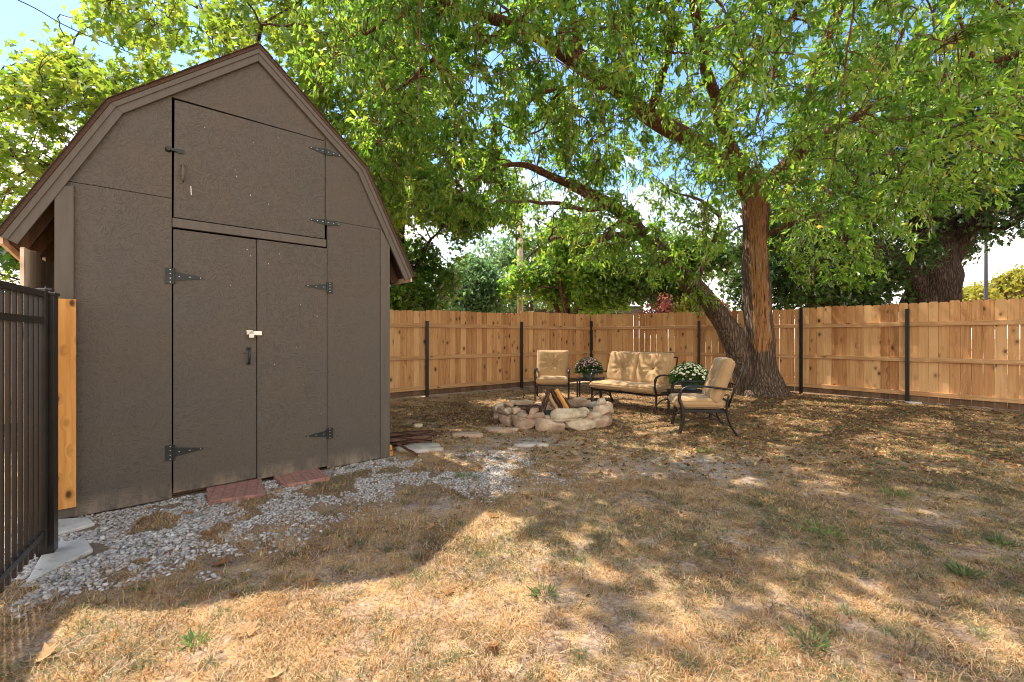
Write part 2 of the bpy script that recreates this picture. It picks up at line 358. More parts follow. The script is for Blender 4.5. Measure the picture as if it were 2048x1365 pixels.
# ------------------------------------------------------------ ground
def nz(x, y, s, seed=0.): return noise.noise(Vector((x*s, y*s, seed)))
def gravel_w(x, y):
    lx, ly = shed_local(x, y); n = -ly; s = SW-lx
    if s < -1.35 or s > 3.2: return 0.
    lim = 1.5+.55*nz(x, y, 1.1, 3.)+.25*nz(x, y, 3., 5.)+(.25 if s > 1.6 else 0)+(.45 if s < .1 else 0)
    lo = -1. if s > -.02 else .12+.35*(-s)
    w = min(1, max(0, (lim-n)/.75))*min(1, max(0, (n-lo)/.15))
    if s < 0: w *= min(1, max(0, (1.2+s)/.5))
    if abs(x+.62) < .35 and abs(y-4.45) < .28: w *= .1
    return w
xs = np.concatenate([[-400, -120, -50, -25, -15, -9], np.arange(-6, 9.01, .09), [11, 15, 25, 50, 120, 400]])
ys = np.concatenate([[-60, -10, -3, -.5], np.arange(.8, 13.01, .09), [15, 20, 30, 60, 150, 500]])
gx, gy = np.meshgrid(xs, ys); gv = np.stack([gx.ravel(), gy.ravel(), np.zeros(gx.size)], 1)
def gz(x, y):
    if not (-6 < x < 9 and .8 < y < 13): return 0.
    return .012*nz(x, y, 1.3, 1.)+.008*nz(x, y, 4., 2.)
gv[:, 2] = [gz(a, b) for a, b in gv[:, :2]]
nx, ny = len(xs), len(ys); ii = np.arange(nx*ny).reshape(ny, nx)
gf = np.stack([ii[:-1, :-1], ii[:-1, 1:], ii[1:, 1:], ii[1:, :-1]], -1).reshape(-1, 4)
gw = np.array([gravel_w(a, b) if (-6 < a < 3 and 0 < b < 8) else 0. for a, b in gv[:, :2]])
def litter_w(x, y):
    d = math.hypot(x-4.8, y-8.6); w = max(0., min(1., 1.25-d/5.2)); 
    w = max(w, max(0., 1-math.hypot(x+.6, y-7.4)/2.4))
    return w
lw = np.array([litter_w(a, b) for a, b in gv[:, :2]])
dust_c = [(gr(1380, 935), 1.0, .32), (gr(980, 905), .55, .3), (gr(870, 1010), .3, .15), (gr(1050, 885), .6, .22)]
def dust_w(x, y): return max(max(0., 1.3-math.hypot((x-c[0])/a, (y-c[1])/(b*1.6))) for c, a, b in dust_c)
dw = np.array([dust_w(a, b) for a, b in gv[:, :2]])
g = G('ground')
v = g.obj()
a1 = g.noise(1.4, 6, .62); a2 = g.noise(7, 6, .65, dist=.5); a3 = g.noise(45, 6, .7); a4 = g.noise(160, 4, .6)
dirt = g.ramp(a3, [(.32, (.2, .13, .09)), (.5, (.42, .3, .21)), (.66, (.6, .46, .34))])
straw = g.ramp(a4, [(.34, (.2, .11, .05)), (.5, (.56, .36, .17)), (.64, (.78, .57, .33))])
patch = g.ramp(g.noise(3.3, 5, .6, g.map(loc=(9, 3, 0))), [(.5, 0.), (.62, .7)])
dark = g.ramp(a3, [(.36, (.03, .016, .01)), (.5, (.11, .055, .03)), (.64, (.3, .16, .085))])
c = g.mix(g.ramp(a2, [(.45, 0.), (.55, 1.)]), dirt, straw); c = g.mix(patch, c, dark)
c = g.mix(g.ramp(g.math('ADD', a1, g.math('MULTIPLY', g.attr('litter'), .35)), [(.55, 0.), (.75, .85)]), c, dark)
c = g.mix(g.math('MULTIPLY', g.ramp(a2, [(.5, 0.), (.7, .5)]), g.ramp(a1, [(.4, 1.), (.6, 0.)])), c, (.12, .14, .06))
c = g.mix(g.math('MULTIPLY', g.ramp(g.attr('dust'), [(.2, 0.), (.8, 1.)]), g.ramp(a2, [(.3, 1.), (.62, .3)])), c, g.ramp(a3, [(.3, (.34, .28, .25)), (.7, (.55, .48, .44))]))
c = g.mix(g.attr('gravel'), c, g.ramp(a4, [(.35, (.13, .09, .06)), (.65, (.36, .28, .2))]))
M['ground'] = g.bsdf(c, .95, normal=g.bump(g.math('ADD', a3, g.math('MULTIPLY', a4, .5)), 1., .02), spec=.1)
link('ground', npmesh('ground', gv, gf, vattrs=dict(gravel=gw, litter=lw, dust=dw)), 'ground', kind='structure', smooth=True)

# ------------------------------------------------------------ shed
shed = empty('shed', (*SO, 0), SA, label='brown painted strand-board shed with gambrel roof and double doors', cat='shed')
wall_out = [(0, .0), (0, 2.4), (.26, 2.86), (SW/2, 3.68), (SW-.26, 2.86), (SW, 2.4), (SW, .0)]
LD = (.622, 1.776, 2.178, 3.095)   # loft door x0 x1 z0 z1
DR = (.632, 1.795, .045, 2.088)
# front wall as pieces round the openings
mb = MB()
Yf, Yb = 0., .03
mb.prism([(.0, .01), (LD[0], .01), (LD[0], 2.318), (.0, 2.318)], Yf, Yb)
mb.prism([(.0, 2.322), (LD[0], 2.322), (LD[0], 3.17), (.26, 2.86), (0, 2.4)], Yf-.003, Yb)
mb.prism([(LD[1]+.008, 2.36), (SW, 2.36), (SW, 2.4), (SW-.26, 2.86), (LD[1]+.008, 3.193)], Yf-.002, Yb)
mb.prism([(DR[1]+.006, .01), (SW, .01), (SW, 2.356), (DR[1]+.006, 2.356)], Yf, Yb)
mb.prism([(LD[0]+.003, LD[3]+.008), (LD[1]+.005, LD[3]+.008), (LD[1]+.005, 3.195), (SW/2, 3.68), (LD[0]+.003, 3.168)], Yf+.001, Yb)
mb.build('front_wall', 'osb_paint', shed)
MB().prism([(.626, DR[3]+.012), (LD[1]+.012, DR[3]+.012), (LD[1]+.012, LD[2]-.008), (.626, LD[2]-.008)], -.012, .03).build('door_header', 'trim_paint', shed, bevel=.003)
mb = MB(); mb.box((.015, SD/2, 1.2), (.03, SD-.08, 2.38)); mb.box((SW-.015, SD/2, 1.2), (.03, SD-.08, 2.38)); mb.build('side_wall', 'osb_paint', shed)
MB().prism(wall_out, SD-.03, SD).build('back_wall', 'osb_paint', shed)
MB().box((SW/2, .25, 1.6), (1.3, .01, 3.1)).build('dark_interior', 'dark_gap', shed)
MB().box((SW/2, .3, .04), (SW-.1, .5, .05)).build('floor', 'dark_wood', shed)
rr_n = np.random.default_rng(19)
# doors
def hinge_mb(L, H, plate, sgn):
    """strap hinge: triangular strap from the pin towards sgn, plate on the other side"""
    m = MB()
    m.prism([(0, -H*.6), (sgn*L, -H*.1), (sgn*(L+.008), 0), (sgn*L, H*.1), (0, H*.6)][::sgn], -.006, 0)
    if plate: m.prism([(-sgn*.052, -H), (0, -H), (0, H), (-sgn*.052, H)][::sgn], -.006, 0)
    else: m.prism([(0, -H*.6), (-sgn*L, -H*.1), (-sgn*(L+.008), 0), (-sgn*L, H*.1), (0, H*.6)][::-sgn], -.006, 0)
    m.tube([(0, -.01, -H*(1 if plate else .45)), (0, -.01, H*(1 if plate else .45))], .008, 10)
    return m
def screws(parent, pts, r=.005):
    m = MB()
    for x, z in pts:
        m.tube([(x, -.006, z), (x, -.0095, z)], r, 8)
    m.build('screw', 'screw_metal', parent)
def add_hinge(parent, x, z, y, L, H, plate, sgn):
    h = hinge_mb(L, H, plate, sgn).build('hinge', 'hinge_metal', parent); h.location = (x, y, z)
    m = MB()
    pts = [(sgn*L*f, 0) for f in (.18, .55, .93)]
    pts += [(-sgn*.022, q) for q in (-.8*H, -.3*H, .3*H, .8*H)] if plate else [(-sgn*L*f, 0) for f in (.18, .55, .93)]
    for a, b in pts: m.tube([(a, -.0055, b), (a, -.0085, b)], .004, 8)
    # rivet heads merged in the hinge mesh with their own colour
    me2 = m.mesh('rivets'); bm = bmesh.new(); bm.from_mesh(h.data); k = len(bm.faces); bm.from_mesh(me2)
    for i, f in enumerate(bm.faces): f.material_index = 1 if i >= k else 0
    bm.to_mesh(h.data); bm.free(); h.data.materials.append(M['screw_metal'])
    return h
def door(name, x0, x1, z0, z1, y=-.001, **k):
    o = MB().prism([(x0, z0), (x1, z0), (x1, z1), (x0, z1)], y, y+.022).build(name, 'osb_paint', shed, bevel=.002, **k); return o
dl = door('door', DR[0], 1.203, DR[2], DR[3]-.002, y=-.001, label='left door leaf with pull handle')
dr = door('door', 1.2085, DR[1], DR[2]-.012, DR[3], y=-.009, label='right door leaf')
add_hinge(dl, .634, 1.722, -.002, .185, .06, True, 1); add_hinge(dl, .634, .362, -.002, .185, .06, True, 1)
add_hinge(dr, 1.797, 1.722, -.01, .19, .05, True, -1); add_hinge(dr, 1.797, .342, -.01, .19, .05, True, -1)
ld = MB().prism([(LD[0]+.012, LD[2]), (LD[1], LD[2]), (LD[1], LD[3]), (LD[0]+.018, LD[3]-.01)][::1], -.006, .018).build('loft_door', 'osb_paint', shed, bevel=.002)
add_hinge(ld, 1.779, 2.998, -.007, .14, .05, False, 1); add_hinge(ld, 1.779, 2.335, -.007, .135, .05, False, 1)
def pull(parent, x, z, y, L, mat):
    m = MB()
    for s in (-1, 1): m.prism([(x-.02, z+s*L/2-.012), (x+.02, z+s*L/2-.012), (x+.016, z+s*L/2+.012), (x-.016, z+s*L/2+.012)], y-.004, y)
    m.tube(smooth_path([(x, y-.003, z-L/2), (x, y-.03, z-L/2+.02), (x, y-.038, z), (x, y-.03, z+L/2-.02), (x, y-.003, z+L/2)], 5), [.006]*8+[.008]*5+[.006]*8, 8, sx=1.4)
    return m.build('handle', mat, parent, smooth=False)
pull(dl, 1.143, 1.09, -.001, .13, 'hinge_metal')
pull(ld, .69, 2.53, -.006, .14, 'trim_paint')
m = MB(); m.box((.672, -.012, 2.693), (.05, .008, .03)); m.box((.63, -.016, 2.693), (.06, .01, .018)); m.tube([(.6, -.004, 2.69), (.6, -.03, 2.69)], [.022, .014], 12)
m.build('latch', 'hinge_metal', ld)
m = MB(); m.box((1.15, -.006, 1.291), (.045, .006, .038)); m.box((1.21, -.018, 1.285), (.06, .006, .034)); m.box((1.18, -.022, 1.287), (.1, .004, .026)); m.tube(smooth_path([(1.155, -.03, 1.283), (1.155, -.045, 1.292), (1.155, -.03, 1.3)], 4), .003, 6)
hp = m.build('hasp', 'steel', dl)
m = MB(); m.box((1.158, -.036, 1.262), (.036, .018, .032)); m.tube(smooth_path([(1.146, -.036, 1.276), (1.146, -.036, 1.292), (1.158, -.036, 1.303), (1.17, -.036, 1.292), (1.17, -.036, 1.276)], 4), .0035, 8)
m.build('padlock', 'brass_pad', hp, bevel=.003)
m = MB(); m.prism([(.742, 2.372), (.747, 2.372), (.744, 2.44), (.739, 2.44)], -.0075, -.005); m.build('paint_scratch', 'house_white', ld)
# roof: gambrel slab following the outline, thickness .06, from y=-.09 to SD+.1
OUT = [(-.27, 1.9), (.255, 2.935), (SW/2, 3.745), (SW-.255, 2.935), (SW+.27, 1.9)]
def offset(poly, d):
    res = []
    P = [np.array(p) for p in poly]
    for i, p in enumerate(P):
        ns = []
        if i > 0: t = norm(P[i]-P[i-1]); ns.append(np.array([t[1], -t[0]]))
        if i < len(P)-1: t = norm(P[i+1]-P[i]); ns.append(np.array([t[1], -t[0]]))
        n_ = norm(sum(ns)); res.append(tuple(p+n_*d/np.dot(n_, ns[0])))
    return res
def band(o0, o1, i, y0, y1, tint=0., eps=0.):
    return MB().prism([o1[i], o1[i+1], o0[i+1], o0[i]], y0, y1, tint)
def band_sub(o0, o1, i, y0, y1, mat, name, par, **k):
    return band(o0, o1, i, y0, y1).build(name, mat, par, **k)
o0 = OUT; o1 = offset(OUT, .02); o2 = offset(OUT, .103); o3 = offset(OUT, .135)
roof = MB()
ot = offset(OUT, -.003)
for i in range(4): roof.prism([o1[i], o1[i+1], ot[i+1], ot[i]], -.045, SD+.12)
roof_o = roof.build('roof', 'shingle', shed)
me = roof_o.data; uv = me.uv_layers.new(name='UVMap')
for p in me.polygons:
    for li in p.loop_indices:
        c_ = me.vertices[me.loops[li].vertex_index].co; uv.data[li].uv = (c_.y, c_.z*1.3)
m = MB()
rr = np.random.default_rng(3)
for i in range(4):                     # ragged shingle tabs along the front edge
    a = np.array(ot[i]); b = np.array(ot[i+1]); L_ = np.linalg.norm(b-a); t = (b-a)/L_; nn = np.array([-t[1], t[0]])
    k = int(L_/.13)
    for q in range(k):
        c0 = a+t*(q*L_/k); c1 = a+t*((q+1)*L_/k-.004); hgt = .006+rr.random()*.005
        m.prism([tuple(c0+nn*.001), tuple(c1+nn*.001), tuple(c1+nn*hgt), tuple(c0+nn*(hgt-.004))], -.054-rr.random()*.008, .1)
m.build('shingle_edge', 'shingle', roof_o)
for i in range(4):
    band_sub(offset(OUT, .021), o2, i, -.03, -.004, 'trim_paint', 'rake_board', shed, bevel=.003)
    band_sub(offset(OUT, .021), offset(OUT, .055), i, -.04, -.0305, 'trim_paint', 'rake_moulding', shed, bevel=.003)
# rafters tails under the eaves + plywood underside
m = MB()
for j in range(6):
    y = .25+j*.55
    for (i, sgn) in ((0, 1), (3, -1)):
        a = np.array(offset(OUT, .03)[0 if i == 0 else 4]); b = np.array(offset(OUT, .03)[1 if i == 0 else 3])
        a2 = np.array(offset(OUT, .12)[0 if i == 0 else 4]); b2 = np.array(offset(OUT, .12)[1 if i == 0 else 3])
        poly = [tuple(a), tuple(a+(b-a)*.5), tuple(a2+(b2-a2)*.5), tuple(a2)]
        MB().prism(poly, y, y+.04).build('rafter', 'dark_wood', roof_o)
m = MB()
for s in (0, 4):
    x = OUT[s][0]+(.004 if s == 0 else -.004)
    m.box((x+(.014 if s == 0 else -.014), SD/2+.02, 1.872), (.018, SD+.08, .05))
m.build('eave_board', 'cedar_pale', roof_o)
# corner boards
MB().prism([(-.012, .02), (.082, .02), (.082, 2.295), (-.012, 2.26)], -.022, -.0035).build('corner_board', 'trim_paint', shed, bevel=.003)
MB().prism([(SW-.095, .005), (SW+.006, .005), (SW+.006, 2.2), (SW-.095, 2.37)], -.012, -.003).build('corner_board', 'trim_paint', shed, bevel=.003)

# ------------------------------------------------------------ cedar board on the shed corner
m = MB(); m.box((.05, -.036, .8), (.088, .024, 1.42), tint=.35)
bo = m.build('cedar_board', 'cedar_bright', None, bevel=.002, label='upright orange cedar board fixed at the left corner of the brown shed', cat='board')
bo.location = (*SO, 0); bo.rotation_euler = (0, 0, SA)

# ------------------------------------------------------------ fences
def picket_poly(x0, w, z0, z1):
    e = .022; return [(x0, z0), (x0+w, z0), (x0+w, z1-e), (x0+w-e, z1), (x0+e, z1), (x0, z1-e)]
def fence_bay(root, L, x0, ztop, gap, seed, zr=(.19, .83, 1.5), mat='cedar', last=False, wob=.01, zb=.17):
    r = np.random.default_rng(seed); n = max(1, int(round(L/(.14+gap)))); pitch = L/n; m = MB(); k = MB()
    for i in range(n):
        g0 = gap*(.5+1.2*r.random()) if r.random() > .35 else .0035
        w = pitch-g0; zt = ztop+r.normal()*wob*.6; yy = .003*r.random(); t = r.random()
        m.prism(picket_poly(x0+i*pitch+g0/2, w, zb, zt), .0+yy, .016+yy, tint=t)
        k.prism([(x0+i*pitch+.002, .035), (x0+(i+1)*pitch-.002, .035), (x0+(i+1)*pitch-.002, zb-.002), (x0+i*pitch+.002, zb-.002)], .002+yy, .016+yy, tint=t)  # darker lower ends of the pickets, built as a separate row
    m.build('picket_panel', mat, root); k.build('lower_boards', 'dark_wood', root, label='dark brown lower boards of the fence')
    for z in zr:
        q = MB()
        R_ = 12; xx = np.linspace(x0+.004, x0+L-.004, R_)
        q.box((x0+L/2, -.021, z), (L-.01, .038, .082), tint=r.random())
        o = q.build('rail', mat+'_rail', root, bevel=.003)
def post(root, x, h, s=.058):
    m = MB(); m.box((x, -.055, h/2), (s, .04, h)); m.box((x-s*.36, -.079, h/2), (s*.28, .01, h-.004)); m.box((x+s*.36, -.079, h/2), (s*.28, .01, h-.004))
    m.build('post', 'post_metal', root, bevel=.003)
for nm, src in (('cedar_rail', [(.34, .17, .07), (.5, .28, .13), (.62, .39, .21), (.42, .2, .085)]),):
    g = G(nm); t = g.attr('tint')
    vv = g.N('VectorMath', _operation='ADD', i0=g.obj(), i1=g.N('CombineXYZ', X=g.math('MULTIPLY', t, 37.)).outputs[0]).outputs[0]
    gr_ = g.noise(1., 6, .6, g.N('Mapping', Vector=vv, Scale=(1.5, 30, 40)).outputs[0], .3)
    vo = g.N('TexVoronoi', Vector=g.N('Mapping', Vector=vv, Scale=(2.6, 1, 9)).outputs[0], Scale=1.).outputs[0]
    c = g.ramp(gr_, [(.3, src[0]), (.5, src[1]), (.7, src[2])]); c = g.mix(g.ramp(vo, [(.05, 1.), (.09, .7), (.16, 0.)]), c, (.09, .04, .015))
    M[nm] = g.bsdf(c, .75, normal=g.bump(gr_, .3, .003), spec=.2)
def fence(pts, posts, hts, gaps, label, seed, mat='cedar', ztops=None, extend=0.):
    A = np.array(pts[0]); B = np.array(pts[-1]); d = norm(B-A); ang = math.atan2(d[1], d[0])
    root = empty('wooden_fence', (*A, 0), ang, label=label, cat='fence', group='cedar fence runs round the yard')
    dist = [float(np.dot(np.array(p)-A, d)) for p in pts]
    for i in range(len(dist)-1):
        fence_bay(root, dist[i+1]-dist[i]-.004, dist[i]+.002, ztops[i], gaps[i], seed+i, mat=mat)
    for i, h in zip(posts, hts): post(root, dist[i], h)
    return root
Lp = lambda t: np.array([-1.81, 9.45])+t*np.array([.782, .623])
Rp = lambda t: np.array([7.57, 8.6])+t*np.array([.61, -.79])
C3 = Lp(5.13); 
R0 = Rp(-1.81); Mid = np.array([4.64, 11.15])
fence([Lp(-6.6), Lp(-4.05), Lp(-1.55), Lp(0), Lp(2.57), Lp(5.11)], [0, 1, 3, 4, 5], [1.6, 1.6, 1.59, 1.63, 1.7], [.004, .004, .004, .004, .003],
      'tan cedar picket fence run from behind the shed to the far yard corner', 11, ztops=[1.8, 1.8, 1.8, 1.83, 1.89])
fm = fence([C3+np.array([.02, -.01]), Mid, R0], [1], [1.66], [.009, .005], 'cedar fence run behind the loveseat, with daylight gaps between pickets', 31, ztops=[1.88, 1.89])
fence([R0, Rp(0), Rp(1.85), Rp(3.7), Rp(5.5)], [0, 1, 2, 3], [1.9, 1.79, 1.8, 1.8], [.0035, .006, .006, .006], 'paler cedar fence run at the right side of the yard', 51, ztops=[1.905, 1.9, 1.895, 1.9])
# concrete footing at the post
def blob(name, c, r, h, mat, seed, parent=None, flat=True, n=28, edge=.15, **k):
    """irregular slab"""
    rr = np.random.default_rng(seed); m = MB(); ph = rr.random(4)*6
    ang = np.linspace(0, 2*pi, n, endpoint=False)
    rad = 1+edge*(np.sin(ang*2+ph[0])*.5+np.sin(ang*3+ph[1])*.5+np.sin(ang*5+ph[2])*.3)+rr.normal(size=n)*.02
    V_ = []
    for (s, z) in ((1.0, -.01), (1.0, h*.75), (.96, h), (.5, h*1.02)):
        V_ += [(r[0]*s*rad[i]*cos(ang[i]), r[1]*s*rad[i]*sin(ang[i]), z) for i in range(n)]
    F_ = [(j*n+i, j*n+(i+1) % n, (j+1)*n+(i+1) % n, (j+1)*n+i) for j in range(3) for i in range(n)]+[tuple(3*n+i for i in range(n))]
    m.add(V_, F_); o = m.build(name, mat, parent, smooth=True, **k); o.location = c; return o
blob('concrete_footing', (7.6, 8.52, 0), (.16, .1), .03, 'concrete', 4, label='small grey concrete footing at the base of a black post on the right fence', cat='footing')
# fence piece beyond the gate, left of the shed
root = empty('wooden_fence', (-3.2, 2.95, 0), math.atan2(.81, -.586), label='short tall run of pale picket boards between gate and shed', cat='fence', group='cedar fence runs round the yard')
m = MB(); r = np.random.default_rng(5)
for i in range(6): h_ = 1.85+(.0 if i != 3 else -.02)+r.normal()*.01; x_ = i*.14; m.prism([(x_, .04), (x_+.138, .04), (x_+.138, h_-.012), (x_+.126, h_), (x_+.012, h_), (x_, h_-.012)], .0, .018, tint=r.random())
m.build('picket_panel', 'cedar_pale', root)
for z in (.3, 1.0, 1.42): MB().box((.43, .045, z), (.84, .036, .08), tint=.4).build('rail', 'cedar_rail', root)

# ------------------------------------------------------------ gate
GD = norm(np.array([.53, -.85])); GP = np.array([-2.665, 2.58])
def gpost(name, p, s, h, **k):
    m = MB(); m.box((0, 0, h/2), (s, s, h)); m.box((0, 0, h+.008), (s+.012, s+.012, .016)); m.lathe([(s*.3, h+.016), (.002, h+.03)], 4)
    o = m.build(name, 'gate_metal', None, bevel=.002, **k); o.location = (*p, 0); o.rotation_euler = (0, 0, math.atan2(GD[1], GD[0])); return o
gpost('gate_post', GP, .075, 1.49, label='thick black metal post that carries the gate', cat='post')
gpost('fence_post', np.array([-3.0, 2.9]), .05, 1.55, label='thin black metal post beside the orange cedar board', cat='post')
gate = empty('metal_gate', (*(GP+GD*.065), 0), math.atan2(GD[1], GD[0]), label='black metal bar gate at the left edge', cat='gate')
GL = 1.15
for x in (.022, GL-.02): MB().box((x, 0, .79), (.045, .04, 1.46)).build('stile', 'gate_metal', gate, bevel=.002)
for z in (1.49, 1.345, .16): MB().box((GL/2, 0, z), (GL-.09, .032, .034)).build('rail', 'gate_metal', gate, bevel=.002)
for i in range(14): MB().box((.1+i*.074, 0, .79), (.0155, .0155, 1.42)).build('bar', 'gate_metal', gate)
for z in (1.3, .3):
    m = MB(); m.box((.0, -.03, z), (.06, .012, .09)); m.tube([(-.018, -.036, z-.06), (-.018, -.036, z+.06)], .009, 10); m.build('hinge', 'hinge_metal', gate)
m = MB(); m.box((0, 0, 0), (.02, .02, 1.35)); 
fl = empty('metal_fence_panel', (-2.82, 2.74, 0), math.atan2(.16, -.18), label='narrow black metal fence panel between the gate post and the shed', cat='fence')
for i in range(2): MB().box((.03+i*.09, 0, .8), (.018, .018, 1.4)).build('bar', 'gate_metal', fl)
for z in (.25, 1.3): MB().box((.08, 0, z), (.2, .028, .03)).build('rail', 'gate_metal', fl)
# ------------------------------------------------------------ pavers
def slab(name, corners, h, mat, tilt=0, **k):
    P = [gr(*c) for c in corners]; c = sum(P)/4; ex = norm(P[1]-P[0]); ang = math.atan2(ex[1], ex[0]); R = np.array([[cos(-ang), -sin(-ang)], [sin(-ang), cos(-ang)]])
    Q = [R @ (p-c) for p in P]; m = MB()
    V_ = [(q[0], q[1], -.01) for q in Q]+[(q[0], q[1], h) for q in Q]
    m.add(V_, [(3, 2, 1, 0), (4, 5, 6, 7), (0, 1, 5, 4), (1, 2, 6, 5), (2, 3, 7, 6), (3, 0, 4, 7)])
    o = m.build(name, mat, None, bevel=.006, **k); o.location = (*c, 0); o.rotation_euler = (0, tilt, ang); return o
slab('paver', [(416, 1012), (530, 996), (522, 962), (412, 979)], .035, 'paver_red', .01, label='red brick-patterned paver below the left shed door', cat='paver', group='pavers at the shed doors')
slab('paver', [(573, 978), (660, 962), (633, 942), (546, 958)], .035, 'paver_red', -.01, label='red brick-patterned paver below the right shed door', cat='paver', group='pavers at the shed doors')
slab('concrete_pad', [(52, 1172), (186, 1104), (172, 1084), (96, 1092)], .02, 'concrete', 0, label='pale concrete pad at the foot of the black gate post', cat='concrete pad')
slab('concrete_pad', [(100, 1078), (190, 1052), (176, 1040), (112, 1044)], .02, 'concrete', 0, label='thin pale concrete pad below the orange cedar board', cat='concrete pad')
for px, py, a, b, mt, lb, sd in ((842, 899, .27, .16, 'stone_grey', 'pale grey flagstone lying in front of the bark log', 1), (1000, 862, .2, .12, 'stone_pink', 'flat pinkish flagstone left of the fire pit, nearest to it', 2),
                             (935, 872, .22, .1, 'stone_pink', 'low pink flagstone between the log and the fire pit', 3), (1060, 893, .17, .09, 'stone_grey', 'grey flagstone in the dirt in front of the fire pit', 4)):
    p = gr(px, py); blob('flagstone', (p[0], p[1], 0), (a, b), .035, mt, sd+20, edge=.22, label=lb, cat='flagstone', group='flagstones in the dirt')

# ------------------------------------------------------------ stones / logs
def stone_mesh(seed, d, box=.55, rough=.09):
    bm = bmesh.new(); bmesh.ops.create_cube(bm, size=2); bmesh.ops.subdivide_edges(bm, edges=bm.edges, cuts=9, use_grid_fill=True)
    sd = Vector((seed*3.7, seed*1.3, seed*2.1)); rp = np.random.default_rng(seed+500)
    planes = [(Vector(norm(rp.normal(size=3)*np.array([1, 1, .8]))), .8+.3*rp.random()) for _ in range(9)]
    for v_ in bm.verts:
        p = v_.co.copy(); s_ = p.normalized()*1.25; q = p.lerp(s_, 1-box)
        n1 = noise.fractal(q*1.1+sd, 1., 2., 3); n2 = noise.noise(q*3.2+sd); n3 = noise.noise(q*8+sd)
        q = q*(1+rough*2.2*n1+rough*1.0*n2+rough*.45*n3)
        for pn, pd in planes:
            e_ = q.dot(pn)-pd
            if e_ > 0: q = q-pn*e_*.93
        v_.co = Vector((q.x*d[0]/2, q.y*d[1]/2, q.z*d[2]/2))
    me = bpy.data.meshes.new('stone'); bm.to_mesh(me); bm.free(); return me
PC = np.array([.62, 6.8]); GRP = 'stones stacked round the fire pit'
def put_stone(x, y, z, d, rz, mat, seed, label, box=.6, tilt=0., rough=.08, name='fire_pit_stone', cat='stone', grp=GRP):
    o = link(name, stone_mesh(seed, d, box, rough), mat, None, smooth=True, label=label, cat=cat, group=grp); o.location = (x, y, z); o.rotation_euler = (tilt, tilt*.5, rz); return o
def side_words(a):
    a = math.degrees(a) % 360
    for lo, hi, w in ((225, 270, 'front left'), (270, 315, 'front right'), (315, 360, 'right'), (0, 60, 'rear right'), (60, 120, 'rear'), (120, 170, 'rear left'), (170, 225, 'left')):
        if lo <= a < hi: return w
rr = np.random.default_rng(12)
# lower course of blocks
lower = [(-98, .4, .2, 'stone_tan'), (-68, .42, .2, 'stone_pale'), (-40, .36, .19, 'stone_pink'), (-14, .32, .17, 'stone_tan'), (14, .38, .17, 'stone_tan'), (42, .36, .18, 'stone_grey'), (70, .4, .18, 'stone_tan'),
         (100, .4, .18, 'stone_pink'), (128, .36, .18, 'stone_tan'), (156, .34, .17, 'stone_pink'), (182, .3, .16, 'stone_tan'), (206, .3, .16, 'stone_pink'), (234, .36, .19, 'stone_pink')]
for i, (a, L_, h, mt) in enumerate(lower):
    a = radians(a); R_ = .77+rr.normal()*.02
    h *= .86; put_stone(PC[0]+R_*cos(a)*1.02, PC[1]+R_*sin(a)*.96, h/2-.01, (L_, .2, h), a+pi/2+rr.normal()*.07, mt, i+1, f'squared block in the bottom course of the fire pit, {side_words(a)} side', box=.78, rough=.075)
upper = [(-80, .44, .24, .21, 'stone_pale', .45, 'largest pale pitted boulder at the front of the fire pit'), (-50, .3, .16, .1, 'stone_pink', .7, None), (-47, .2, .15, .1, 'stone_pale', .4, None), (-30, .27, .24, .19, 'stone_tan', .5, None),
         (-8, .42, .27, .22, 'stone_tan', .5, 'big jagged tan rock on the right end of the fire pit'), (-112, .22, .15, .12, 'stone_pink', .6, None), (-126, .2, .15, .1, 'stone_tan', .6, None), (-138, .3, .17, .06, 'stone_tan', .7, None),
         (-152, .18, .16, .14, 'stone_pale', .4, None), (-164, .2, .17, .13, 'stone_pink', .5, None), (-178, .26, .2, .17, 'stone_pale', .5, None), (152, .45, .17, .08, 'stone_grey', .75, None), (122, .42, .16, .1, 'stone_tan', .8, None),
         (80, .26, .22, .2, 'stone_pale', .4, 'whitish rock standing at the rear of the fire pit behind the firewood'), (48, .55, .15, .17, 'stone_pink', .85, None), (22, .24, .2, .14, 'stone_grey', .5, None)]
for i, (a, L_, dp, h, mt, bx, lb) in enumerate(upper):
    a = radians(a); R_ = .75+rr.normal()*.025
    put_stone(PC[0]+R_*cos(a)*1.02, PC[1]+R_*sin(a)*.96, .135+h*.4-.012, (L_, dp, h*.8), a+pi/2+rr.normal()*.12, mt, i+31, lb or f'rough rock on top of the {side_words(a)} side of the fire pit', box=bx, tilt=rr.normal()*.06, rough=.1)
for i, (a, zz) in enumerate(((-100, .17), (-116, .26), (-60, .26), (-140, .24), (-156, .3), (-20, .34))):
    a = radians(a); put_stone(PC[0]+.73*cos(a), PC[1]+.71*sin(a), zz-.02, (.13, .11, .08), a, ['stone_tan', 'stone_pink', 'stone_pale'][i % 3], i+61, f'small wedge stone on the {side_words(a)} side of the fire pit', box=.5)
for i, (px, py, dx, h) in enumerate(((1028, 838, .16, .14), (1042, 840, .13, .16), (1008, 832, .26, .12), (1020, 818, .14, .1))):
    p = gr(px, py); put_stone(p[0], p[1], h/2-.01, (dx, .13, h), .4*i, ['stone_pale', 'stone_pink', 'stone_pink', 'stone_grey'][i], i+81, 'loose rock leaning against the left outside of the fire pit', box=.5, tilt=.2)
put_stone(*gr(836, 868), .1, (.1, .07, .06), .3, 'stone_pale', 95, 'small white stone resting on the bark log by the shed', name='stone', grp=None)

